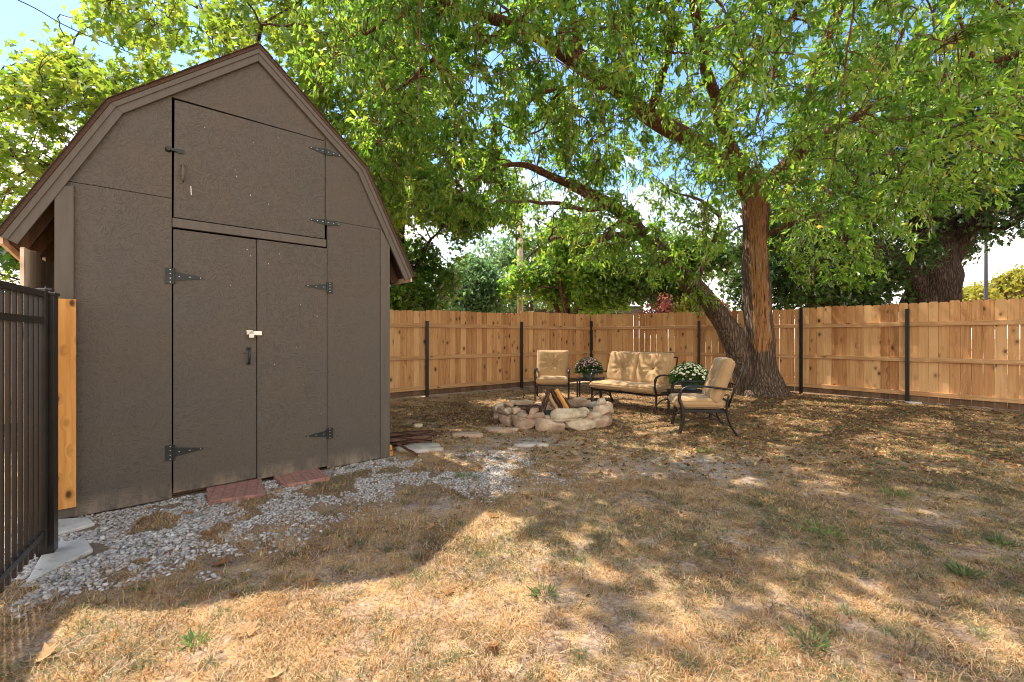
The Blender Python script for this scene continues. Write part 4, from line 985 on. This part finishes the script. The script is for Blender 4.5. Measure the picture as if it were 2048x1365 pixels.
# sweetgum behind the shed
def k_sg(w):
    px, py = img(w)
    if w[2] < 1.4 or w[1] < 5: return False
    top = np.interp(px, [-100, 0, 60, 120, 200, 300, 400, 600], [230, 130, 105, 60, -40, -40, -60, -200])
    lx, ly = shed_local(w[0], w[1])
    if -.6 < lx < SW+.6 and ly < SD+.3 and w[2] < 4.1: return False
    return py > top+12*noise.noise(Vector(w))
T = Tree('sweetgum_tree', 8, [([(-6.6, 9.6, 0), (-6.5, 9.6, 1.5), (-6.4, 9.5, 3), (-6.2, 9.4, 5), (-5.9, 9.3, 7), (-5.8, 9.2, 9)], [.3, .24, .2, .16, .1, .04], 12),
    ([(-6.4, 9.5, 2.6), (-7.3, 9.0, 3.6), (-8.3, 8.6, 4.4)], [.1, .07, .03], 7), ([(-6.3, 9.5, 3.4), (-5.2, 9.2, 4.4), (-4.2, 9.0, 5.4)], [.1, .07, .03], 7), ([(-6.2, 9.4, 4.6), (-5.2, 8.6, 5.8), (-4.4, 8.0, 6.8)], [.09, .06, .03], 7),
    ([(-6.2, 9.4, 4.4), (-7.2, 8.6, 5.4), (-8, 8, 6)], [.09, .06, .03], 7)],
    'bark_brown', 'leaf_sweetgum', 'tall tree with yellow-green star leaves rising behind the shed')
crown(T, [((-6.2, 8.9, 5.0), (4.0, 2.6, 3.8)), ((-8.3, 8.2, 3.6), (2.6, 2.2, 2.6)), ((-3.4, 9.6, 5.8), (2.6, 2.2, 3.2))], 120, 450, 3100, k_sg, nl=12, ll=(.1, .16), kind='star', droop=.1, spread=.11)
T.finish((-6.6, 9.6, 0))
# hedge-like mass low behind gate
T = Tree('garden_shrub', 9, [([(-7.5, 7.5, 0), (-7.5, 7.5, 1.2), (-7.4, 7.5, 2.4)], [.08, .06, .02], 7)], 'bark_brown', 'leaf_maple', 'dense dark green shrub seen through the gap left of the shed', cat='shrub')
crown(T, [((-7.4, 7.4, 1.9), (2.2, 1.3, 1.5))], 25, 80, 700, nl=12, ll=(.09, .14), kind='star', spread=.1)
T.finish((-7.5, 7.5, 0))
# maple right of the shed
def lowcut(z): return lambda w: w[2] > z
T = Tree('maple_tree', 10, [([(-3.4, 13.4, 0), (-3.4, 13.4, 2), (-3.3, 13.3, 4), (-3.2, 13.3, 6.5)], [.22, .18, .13, .05], 10), ([(-3.4, 13.4, 2.4), (-2.6, 13, 3.6), (-2, 12.8, 4.4)], [.08, .06, .02], 6), ([(-3.3, 13.4, 3), (-4.4, 13, 4.4)], [.07, .03], 6)],
    'bark_brown', 'leaf_maple', 'dark green maple beyond the fence, just right of the shed roof')
crown(T, [((-3.2, 13.2, 4.4), (2.0, 1.9, 2.9)), ((-2.9, 12.7, 2.2), (1.0, 1.1, 1.1)), ((-1.2, 13.4, 5.6), (1.7, 1.5, 1.3))], 60, 200, 1500, lowcut(1.0), nl=12, ll=(.12, .19), kind='star', droop=.12, spread=.13, clump=.6)
T.finish((-3.4, 13.4, 0))
# blue-green small tree far
def simple_tree(name, seed, x, y, h, ells, lm, label, nt=900, kind='diamond', ll=(.15, .24), cat='tree', group=None, r=.14, stems=1, bark_='bark_brown', lw_=.6, nm=30, cut=.8, spread=.2, clump=.6, cs=.5, tl=.8):
    rs = np.random.default_rng(seed); limbs = []
    for k in range(stems):
        a = k*2*pi/max(1, stems)+.4; o = .0 if stems == 1 else 1.
        limbs.append(([(x+.08*o*cos(a), y+.08*o*sin(a), 0), (x+.25*o*cos(a), y+.25*o*sin(a), h*.25), (x+.8*o*cos(a)+rs.normal()*.1, y+.6*o*sin(a), h*.5), (x+1.3*o*cos(a), y+.8*o*sin(a), h*.8)], [r, r*.8, r*.5, r*.2], 8))
    T = Tree(name, seed, limbs, bark_, lm, label, cat=cat, group=group)
    crown(T, ells, nm, nm*3, nt, lowcut(cut), nl=10, ll=ll, kind=kind, lw_=lw_, spread=spread, clump=clump, cs=cs, tl=tl, r=.008)
    T.finish((x, y, 0))
BG = 'trees beyond the yard fence'
simple_tree('ornamental_tree', 31, -1.9, 20, 4.4, [((-1.9, 20, 3.1), (1.5, 1.3, 1.6))], 'leaf_blue', 'small blue-green tree beyond the fence in front of the low brown house', 900, group=BG)
simple_tree('multi_stem_tree', 32, 2.4, 19, 6.5, [((2.4, 19, 4.4), (2.6, 2, 1.9)), ((3.6, 18.5, 3.2), (1.4, 1.3, 1.1)), ((.6, 18.6, 3.2), (1.0, 1., .9))], 'leaf_hackberry', 'multi-stemmed tree with fanning trunks beyond the fence corner', 1000, group=BG, r=.16, stems=5, kind='star')
simple_tree('shade_tree', 33, 5.8, 17.5, 5.5, [((5.2, 17.5, 4.0), (2.2, 1.6, 1.5)), ((7, 17.5, 3.6), (1.8, 1.5, 1.7))], 'leaf_maple', 'mid-green tree beyond the fence seen under the leaning trunk', 1000, group=BG, kind='star', ll=(.13, .2))
simple_tree('shade_tree', 34, 1.2, 27, 7, [((1.2, 27, 5.4), (4.2, 3, 2.4))], 'leaf_blue', 'grey-green tree farthest behind the multi-stemmed tree', 900, group=BG, ll=(.22, .34), r=.2)
simple_tree('shade_tree', 35, 9.0, 14.6, 5, [((9.0, 14.4, 3.3), (2.3, 1.5, 1.7)), ((10.8, 14.6, 2.8), (1.8, 1.3, 1.2))], 'leaf_oak', 'low dark tree beyond the fence between the yard tree and the huge oak', 1500, group=BG, kind='star', ll=(.12, .18), clump=.3)
simple_tree('red_shrub', 36, 5.0, 15.8, 2.4, [((5.0, 15.8, 2.2), (.55, .6, .75))], 'leaf_red', 'reddish shrub above the fence, left of the leaning trunk', 300, cat='shrub', group=BG, r=.04, ll=(.08, .14), spread=.08)
simple_tree('red_shrub', 37, 7.2, 15.6, 2.4, [((7.1, 15.6, 1.9), (.8, .6, .75))], 'leaf_red', 'reddish shrub above the fence between the two stems of the yard tree', 300, cat='shrub', group=BG, r=.04, ll=(.08, .14), spread=.08)
simple_tree('pale_shrub', 38, 6.3, 16.4, 2.8, [((6.3, 16.4, 2.0), (.7, .6, 1.0))], 'leaf_yellow', 'pale yellow-green shrub beside the red shrubs', 260, cat='shrub', group=BG, r=.05, ll=(.1, .16))
simple_tree('yellow_tree', 39, 36.5, 35, 5.4, [((36.5, 35, 3.8), (2.6, 2, 1.5)), ((40, 35, 4.6), (2.4, 2, 2.2))], 'leaf_yellow', 'bright yellow-green tree beyond the right fence, under the black pole', 1300, group=BG, ll=(.25, .4), r=.2)
simple_tree('far_tree', 40, 43.5, 45, 6, [((43.5, 45, 4.2), (3.4, 2, 2.0)), ((47, 47, 4.4), (3, 2, 2.0))], 'leaf_blue', 'far green tree just right of the huge oak trunk', 700, group=BG, ll=(.35, .5), r=.2)
# huge oak behind the right fence
def k_oak(w):
    px, py = img(w)
    lim = np.interp(px, [1500, 1600, 1700, 1800, 1830, 1905, 1920, 1990, 2100], [560, 590, 560, 560, 540, 500, 520, 480, 440])
    return py < lim+20*noise.noise(Vector(w*.8)) and w[2] > 1.6
T = Tree('oak_tree', 50, [
    (A([(1858, 760, 14), (1858, 690, 14), (1860, 630, 14), (1862, 580, 14), (1866, 540, 14), (1868, 480, 14.1), (1872, 420, 14.2), (1868, 340, 14.3), (1860, 240, 14.4), (1850, 100, 14.4)]), [.95, .82, .7, .64, .66, .5, .42, .36, .28, .12], 18),
    (A([(1868, 545, 14), (1910, 490, 13.8), (1950, 430, 13.6), (2000, 380, 13.3), (2060, 330, 13), (2160, 240, 12.6)]), [.42, .36, .31, .26, .2, .1], 12),
    (A([(1850, 590, 14), (1815, 545, 13.8), (1770, 505, 13.5), (1700, 480, 13.2), (1620, 440, 12.8)]), [.42, .28, .2, .12, .05], 10),
    (A([(1866, 480, 14.1), (1810, 400, 13.9), (1760, 310, 13.6), (1720, 200, 13.3)]), [.25, .2, .14, .06], 10),
    (A([(1950, 430, 13.6), (1990, 460, 13.0), (2060, 430, 12.5)]), [.15, .1, .04], 8)],
    'bark_dark', 'leaf_oak', 'huge dark oak with a thick furrowed trunk beyond the right fence', dead=None)
crown(T, [((12.6, 14.2, 6.4), (4.6, 3.2, 4.4)), ((15.5, 13.5, 6.6), (3.5, 3, 4)), ((9.3, 13.8, 5), (2.6, 2.2, 3.0))], 160, 500, 3600, k_oak, nl=12, ll=(.11, .17), kind='star', spread=.13, clump=.35, tl=.6, rmax=.09)
T.finish(tuple(at(1858, 770, 14)*np.array([1, 1, 0])))

# ------------------------------------------------------------ houses, poles, cable
h1 = empty('house', (1.2, 31, 0), -.06, label='low brown flat-roofed house seen over the far fence', cat='house')
MB().box((0, 2, 1.4), (13.6, 6, 2.8)).build('wall', 'house_brown', h1)
m = MB(); m.box((0, 1.9, 3.0), (14.6, 7, .42)); m.box((0, 1.9, 3.23), (14.8, 7.2, .05)); m.build('roof', 'trim_paint', h1)
for x in (-4, -1, 3, 5.4):
    w = MB().box((x, -1.02, 1.6), (1.2, .05, 1.0)).build('window', 'glass', h1); m = MB()
    for dz in (-.52, .52): m.box((x, -1.06, 1.6+dz), (1.3, .05, .06))
    for dx in (-.62, .62): m.box((x+dx, -1.06, 1.6), (.06, .05, .98))
    m.build('frame', 'house_white', w)
h2 = empty('house', (20.75, 14.2, 0), -.85, label='dark-roofed house cut off by the right edge', cat='house')
hx = .1
MB().box((0, 2.5, 1.42), (5, 4.4, 2.84)).build('wall', 'brick_wall', h2)
m = MB(); P_ = [(-3.0, 0, 2.92), (3, 0, 2.92), (3, 5, 2.92), (-3, 5, 2.92), (-2.6, 2.5, 4.7), (3, 2.5, 4.7)]
m.add(P_, [(3, 2, 1, 0), (0, 1, 5, 4), (2, 3, 4, 5), (0, 4, 3), (1, 2, 5)]); m.build('roof', 'pole_dark', h2)
m = MB(); m.box((0, -.02, 2.86), (6.04, .05, .16)); m.box((0, 5.02, 2.86), (6.04, .05, .16)); m.build('fascia', 'house_white', h2)
m = MB(); p = at(1040, 0, 16)
m.tube([(0, 0, 0), (.02, 0, 8.2)], [.15, .12], 12)
pole = m.build('utility_pole', 'pole_wood', None, smooth=True, label='wooden utility pole rising beyond the far fence', cat='utility pole'); pole.location = (.0178*21.2, 21.2, 0)
m = MB(); m.tube([(0, 0, 0), (0, 0, 9.6)], [.13, .07], 10); m.box((-.3, 0, 9.62), (.7, .2, .1)); o = m.build('light_pole', 'pole_dark', None, label='thin black light pole against the sky at the right', cat='light pole'); o.location = (31.6, 30, 0)
a_ = at(-260, -140, 6); b_ = np.array([.38, 21.1, 8.1]); m1_ = at(35, 0, 7.2); m2_ = at(378, 150, 10.2)
m = MB(); m.tube(smooth_path([a_, m1_, m2_, b_], 14), .009, 6); m.build('power_cable', 'pole_dark', None, label='thin black cable crossing the sky above the shed', cat='cable')

# ------------------------------------------------------------ gravel, grass, litter
def inside_solid(x, y):
    lx, ly = shed_local(x, y)
    return -.02 < lx < SW+.02 and -.01 < ly < SD+.1
def in_pit(x, y): return ((x-PC[0])/.86)**2+((y-PC[1])/.84)**2 < 1
rr = np.random.default_rng(77)
pav = [gr(471, 986), gr(603, 960)]
def on_pad(x, y):
    for c, r1 in ((pav[0], .17), (pav[1], .15)):
        d = np.array([x, y])-c; u_ = d @ SU; w_ = d @ SN
        if abs(u_) < .2 and abs(w_) < .08: return True
    for c, a1, b1 in ((gr(150, 1105), .17, .11), (gr(140, 1058), .18, .08), (gr(842, 899), .25, .14)):
        if ((x-c[0])/a1)**2+((y-c[1])/b1)**2 < 1: return True
    return False
# icosahedron template
ph = (1+5**.5)/2
ico = norm(np.array([(-1, ph, 0), (1, ph, 0), (-1, -ph, 0), (1, -ph, 0), (0, -1, ph), (0, 1, ph), (0, -1, -ph), (0, 1, -ph), (ph, 0, -1), (ph, 0, 1), (-ph, 0, -1), (-ph, 0, 1)], float))
icf = np.array([(0, 11, 5), (0, 5, 1), (0, 1, 7), (0, 7, 10), (0, 10, 11), (1, 5, 9), (5, 11, 4), (11, 10, 2), (10, 7, 6), (7, 1, 8), (3, 9, 4), (3, 4, 2), (3, 2, 6), (3, 6, 8), (3, 8, 9), (4, 9, 5), (2, 4, 11), (6, 2, 10), (8, 6, 7), (9, 8, 1)])
pts = []
while len(pts) < 26000:
    lx = rr.uniform(-.7, SW+1.3); ly = -rr.uniform(-.45, 2.4); x, y, _ = sh(lx, ly)
    w = gravel_w(x, y)
    if y < 1.2 or rr.random() > w**1.3 or inside_solid(x, y) or on_pad(x, y): continue
    if nz(x, y, 2.3, 14.)+.3*nz(x, y, 9., 41.) > .22 or nz(x, y, 5., 9.)+.4*nz(x, y, 13., 42.) < -.3+(.3 if w < .8 else 0)-.2*w: continue
    pts.append((x, y))
pts = np.array(pts); n = len(pts)
sz = (.004+.0082*rr.random(n)**1.5)*np.where(pts[:, 1] < 3.0, 1.25, 1.)
P = ico[None]*(1+rr.normal(size=(n, 12, 1))*.16)*sz[:, None, None]*np.stack([rr.uniform(.9, 1.35, n), rr.uniform(.7, 1.1, n), rr.uniform(.4, .75, n)], 1)[:, None]
a = rr.random(n)*2*pi; ca, sa = np.cos(a)[:, None], np.sin(a)[:, None]
P = np.stack([P[..., 0]*ca-P[..., 1]*sa, P[..., 0]*sa+P[..., 1]*ca, P[..., 2]+P[..., 0]*rr.normal(size=(n, 1))*.3], -1)
zz = np.array([gz(q[0], q[1]) for q in pts])
P = P+np.concatenate([pts, (zz+sz*rr.uniform(-.1, .7, n))[:, None]], 1)[:, None]
F = (np.arange(n)[:, None, None]*12+icf[None]).reshape(-1, 3)
link('gravel', npmesh('gravel', P.reshape(-1, 3), F, tint=np.repeat(rr.random(n), 20)), 'pebble', kind='stuff', label='pale grey gravel strewn along the foot of the shed', cat='gravel')

def scatter_ground(n, ymin, ymax, dens, rng):
    out = []
    while len(out) < n:
        y = rng.uniform(ymin, ymax); x = rng.uniform(-1.25*y-.4, 1.25*y+.4)
        if x > 9.2 or inside_solid(x, y) or in_pit(x, y) or on_pad(x, y): continue
        if np.dot(np.array([x, y])-np.array([-1.81, 9.45]), [-.623, .782]) > -.05: continue
        if np.dot(np.array([x, y])-np.array([7.57, 8.6]), [.79, .61]) > -.05: continue
        if rng.random() > dens(x, y): continue
        out.append((x, y))
    return np.array(out)
def gdens(x, y):
    w = gravel_w(x, y) if (x < 2 and y < 7) else 0.
    d = .5+.75*nz(x, y, 1.7, 11.)+.7*nz(x, y, 5.5, 12.)+.45*nz(x, y, 14., 15.)
    d *= (1-.55*min(1, dust_w(x, y)))*(1-.45*litter_w(x, y))
    if w > 0: d = d*(1-w*.95)+(.75*w if nz(x, y, 2.3, 14.) > .17 else 0)
    return max(.02, d)
bands = [(72000, 1.35, 2.6, .0026, (.02, .052)), (88000, 2.6, 4.6, .0034, (.02, .052)), (56000, 4.6, 7.6, .005, (.02, .05)), (24000, 7.6, 11.5, .007, (.025, .055))]
GV, GF, GT, gn = [], [], [], 0
for n, y0, y1, wd, (l0, l1) in bands:
    p = scatter_ground(n, y0, y1, gdens, rr)
    z = np.array([gz(*q) for q in p])-.002
    th = rr.random(n)*2*pi+np.array([nz(q[0], q[1], 6., 20.)*4 for q in p]); L_ = rr.uniform(l0, l1, n)*(1+.4*(rr.random(n) < .06))
    lean = np.clip(rr.normal(1.2, .28, n), .1, 1.52); d = np.stack([np.cos(th), np.sin(th)], 1)
    s_ = np.stack([-np.sin(th), np.cos(th), np.zeros(n)], 1)
    base = np.concatenate([p, z[:, None]], 1)
    def pt(f, ln): return base+np.concatenate([d*(np.sin(ln)*L_*f)[:, None], (np.cos(ln)*L_*f)[:, None]], 1)
    m_ = pt(.55, lean*.8); t_ = pt(1., np.minimum(lean*1.12, 1.53)); w_ = wd*rr.uniform(.6, 1.3, n)[:, None]/2
    V_ = np.stack([base-s_*w_, base+s_*w_, m_+s_*w_*.8, t_, m_-s_*w_*.8], 1)
    GV.append(V_.reshape(-1, 3)); i = np.arange(n)[:, None]*5+gn
    GF.append(np.stack([i+np.array([[0, 1, 2, 4]])], 0).reshape(-1, 4)); GT.append(None)
    # tip triangles kept as thin quads collapsed at the tip
    GF.append((i+np.array([[4, 2, 3, 3]])).reshape(-1, 4))
    gf_ = np.array([nz(q[0], q[1], .9, 30.)+.7*nz(q[0], q[1], 3., 31.)+.14*(q[0]-.4) for q in p])
    green = rr.random(n) < np.clip(.2+.65*gf_, .03, .62)
    dk = np.array([nz(q[0], q[1], 2.1, 50.)+.6*nz(q[0], q[1], 7., 51.) for q in p]); dry = np.clip(rr.random(n)*.5+np.clip(dk, -.3, .5)*.55, 0, .66)
    tt = np.where(green, rr.uniform(.68, 1., n), dry)
    GT[-1] = tt; gn += n*5
# matted tufts
tc_ = np.concatenate([scatter_ground(900, 1.4, 4.2, lambda x, y: .9*(1-.75*(gravel_w(x, y) if x < 2 else 0)), rr), scatter_ground(900, 4.2, 9.5, lambda x, y: .8, rr)])
k_ = 46; n = len(tc_)*k_; cc = np.repeat(tc_, k_, 0); far = cc[:, 1] > 4.2
th = rr.random(n)*2*pi; R0_ = np.repeat(rr.uniform(.02, .07, len(tc_)), k_)*rr.random(n)**.6
p = cc+np.stack([np.cos(th)*R0_, np.sin(th)*R0_], 1); th = th+rr.normal(size=n)*.7
z = np.array([gz(*q) for q in p]); L_ = rr.uniform(.02, .062, n)*np.repeat(rr.uniform(.6, 1.15, len(tc_)), k_); lean = np.clip(rr.normal(1.15, .28, n), .15, 1.5)
d = np.stack([np.cos(th), np.sin(th)], 1); s_ = np.stack([-np.sin(th), np.cos(th), np.zeros(n)], 1); base = np.concatenate([p, z[:, None]], 1)
m_ = pt(.5, lean*.6); t_ = pt(1., np.minimum(lean*1.25, 1.6)); w_ = (np.where(far, .0042, .0024)*rr.uniform(.6, 1.3, n))[:, None]/2
GV.append(np.stack([base-s_*w_, base+s_*w_, m_+s_*w_*.8, t_, m_-s_*w_*.8], 1).reshape(-1, 3)); i = np.arange(n)[:, None]*5+gn
GF.append((i+np.array([[0, 1, 2, 4]])).reshape(-1, 4)); GF.append((i+np.array([[4, 2, 3, 3]])).reshape(-1, 4))
tb_ = np.repeat(np.where(rr.random(len(tc_)) < .3, .84, rr.choice([.1, .22, .32, .45, .58], len(tc_))), k_); GT.append(np.clip(tb_+rr.normal(size=n)*.07, 0, 1)); gn += n*5
# long pale straws and thin dark twigs lying loose
p = scatter_ground(4200, 1.4, 8.5, lambda x, y: min(1., 3./y)*(.6+.4*litter_w(x, y)), rr); n = len(p); th = rr.random(n)*2*pi; z = np.array([gz(*q) for q in p])+.004
L_ = rr.uniform(.05, .13, n); lean = rr.uniform(1.35, 1.55, n); d = np.stack([np.cos(th), np.sin(th)], 1); s_ = np.stack([-np.sin(th), np.cos(th), np.zeros(n)], 1); base = np.concatenate([p, z[:, None]], 1)
m_ = pt(.5, lean*.93)+s_*(rr.normal(size=n)*.1*L_)[:, None]; t_ = pt(1., lean); w_ = (np.where(p[:, 1] > 4, .0045, .0028)*rr.uniform(.6, 1.3, n))[:, None]/2
GV.append(np.stack([base-s_*w_, base+s_*w_, m_+s_*w_*.8, t_, m_-s_*w_*.8], 1).reshape(-1, 3)); i = np.arange(n)[:, None]*5+gn
GF.append((i+np.array([[0, 1, 2, 4]])).reshape(-1, 4)); GF.append((i+np.array([[4, 2, 3, 3]])).reshape(-1, 4)); GT.append(np.where(rr.random(n) < .35, .625, np.where(rr.random(n) < .5, .5, .12))); gn += n*5
allF4 = [f for k, f in enumerate(GF) if k % 2 == 0]; allF3 = [f[:, :3] for k, f in enumerate(GF) if k % 2 == 1]
tall = np.concatenate([t for t in GT if t is not None])
link('dry_grass', npmesh('dry_grass', np.concatenate(GV), [np.concatenate(allF4), np.concatenate(allF3)], tint=np.concatenate([tall, tall])), 'grass_mix', kind='stuff', label='patchy dry straw grass over the yard soil', cat='grass')
# leaf litter
def ldens(x, y): return min(1, (.06 if y < 3.2 else .12)+litter_w(x, y)*.9)*(1-.8*(gravel_w(x, y) if x < 2 and y < 7 else 0))
p = scatter_ground(16000, 1.6, 11.5, ldens, rr); n = len(p)
z = np.array([gz(*q) for q in p])+.006+.008*rr.random(n)
D = np.concatenate([rr.normal(size=(n, 2)), rr.normal(size=(n, 1))*.25], 1); Nn = norm(np.array([0, 0, 1.])+rr.normal(size=(n, 3))*.45)
ls = np.where(p[:, 1] < 4, rr.uniform(.012, .035, n), rr.uniform(.025, .065, n))
V_, F_ = leaf_faces(np.concatenate([p, z[:, None]], 1), D, Nn, ls, ls*rr.uniform(.35, .7, n), bend=.2)
link('leaf_litter', npmesh('leaf_litter', V_, F_, tint=np.repeat(rr.random(n), 2)), 'litter_leaf', kind='stuff', label='small brown leaf litter scattered under the tree', cat='leaf litter')
# large curled fallen leaves
def fallen(px, py, L_, rz, tint, label, curl=1.):
    pr = star([(.26, -.06), (.15, .16), (.56, .26), (.2, .42), (.4, .66), (.12, .7)]); V_ = []
    for x, y in pr: V_.append(((x)*L_, (y-.5)*L_, L_*(.05+curl*(.9*x*x+.6*(y-.5)**2))))
    V_.append((0, -.02*L_, .055*L_)); k = len(pr)
    m = MB(); m.add(V_, [(k, i, (i+1) % k) for i in range(k)], tint); m.tube([(0, -.5*L_, .06*L_), (.04*L_, -.85*L_, .02*L_)], .0015, 5, tint=.1)
    q = gr(px, py); o = m.build('fallen_leaf', 'litter_leaf', None, smooth=False, label=label, cat='leaf', group='large dry leaves on the ground'); o.location = (q[0], q[1], gz(*q)+.004); o.rotation_euler = (rr.normal()*.15, rr.normal()*.15, rz)
for a in ((438, 1130, .075, 1.9, .35, 'curled dark orange leaf on the gravel, midway between shed and sunlit grass'), (490, 1270, .1, 1.2, .7, 'large pale tan curled leaf on the sunlit grass'), (92, 1312, .1, .7, .72, 'pale leaf in the striped shadow of the gate'),
          (985, 1298, .07, .3, .4, 'russet leaf nearest to the bottom edge in the middle of the lawn'), (895, 1190, .05, 2., .45, 'small orange-brown leaf at the tip of the sunlit patch'), (985, 1036, .07, 1.1, .5, 'orange leaf on the grass in the middle of the yard'),
          (398, 983, .08, .5, .5, 'crumpled orange leaf touching the shed beside the left paver'), (467, 1199, .07, 1.4, .3, 'brown leaf on the edge of the shed shadow'), (616, 1168, .06, 1.8, .6, 'light brown leaf straddling the shadow edge, right of the other one'),
          (640, 936, .045, 1., .5, 'small orange leaf at the sill of the right shed door'), (548, 1354, .08, .2, .75, 'cream-coloured leaf at the very bottom edge'), (375, 1030, .06, 2.4, .45, 'orange leaf on the gravel in front of the left paver'),
          (415, 1072, .07, 2.9, .4, 'rust-coloured leaf amid the gravel beside a grass tuft'), (1095, 925, .06, .8, .45, 'orange leaf on the dirt in front of the fire pit'), (305, 1112, .05, .8, .3, 'small red-brown leaf on the gravel nearest the gate'),
          (860, 1060, .07, 2.2, .6, 'tan leaf in shade right of the gravel')):
    fallen(*a)
# low green weeds, countable
def weed(px, py, R, n, tint, label, L0=.03, L1=.07):
    q = gr(px, py); th = rr.random(n)*2*pi; el = rr.uniform(.3, 1.3, n); D = np.stack([np.cos(th)*np.cos(el), np.sin(th)*np.cos(el), np.sin(el)], 1)
    P_ = np.stack([np.cos(th), np.sin(th), th*0], 1)*(R*rr.random(n)**.7)[:, None]
    V_, F_ = leaf_faces(P_, D, np.tile([0, 0, 1.], (n, 1))+rr.normal(size=(n, 3))*.3, rr.uniform(L0, L1, n), rr.uniform(.006, .014, n), bend=.15)
    o = link('weed', npmesh('weed', V_, F_, tint=np.repeat(np.clip(tint+rr.normal(size=n)*.05, 0, 1), 2)), 'grass_mix', None, label=label, cat='weed', group='green weeds in the lawn'); o.location = (*q, gz(*q))
for a in ((1090, 1190, .05, 40, .92, 'bluish green weed tuft in the middle foreground'), (1410, 905, .07, 50, 1., 'green weed patch behind the dusty strip'), (1645, 1065, .1, 60, 1., 'broad light green weed on the right lawn'), (1790, 990, .09, 55, .97, 'leafy weed tuft farther back on the right lawn'),
          (2000, 1090, .05, 40, .9, 'tall grassy weed at the right edge'), (930, 955, .08, 50, .95, 'green tuft growing at the end of the gravel'), (390, 1290, .04, 30, .95, 'small green tuft in the sunlit straw'), (1930, 1150, .06, 60, .9, 'silvery green weed near the right edge'),
          (1620, 1285, .07, 50, .9, 'dark green tuft in the lower right lawn')):
    weed(*a)
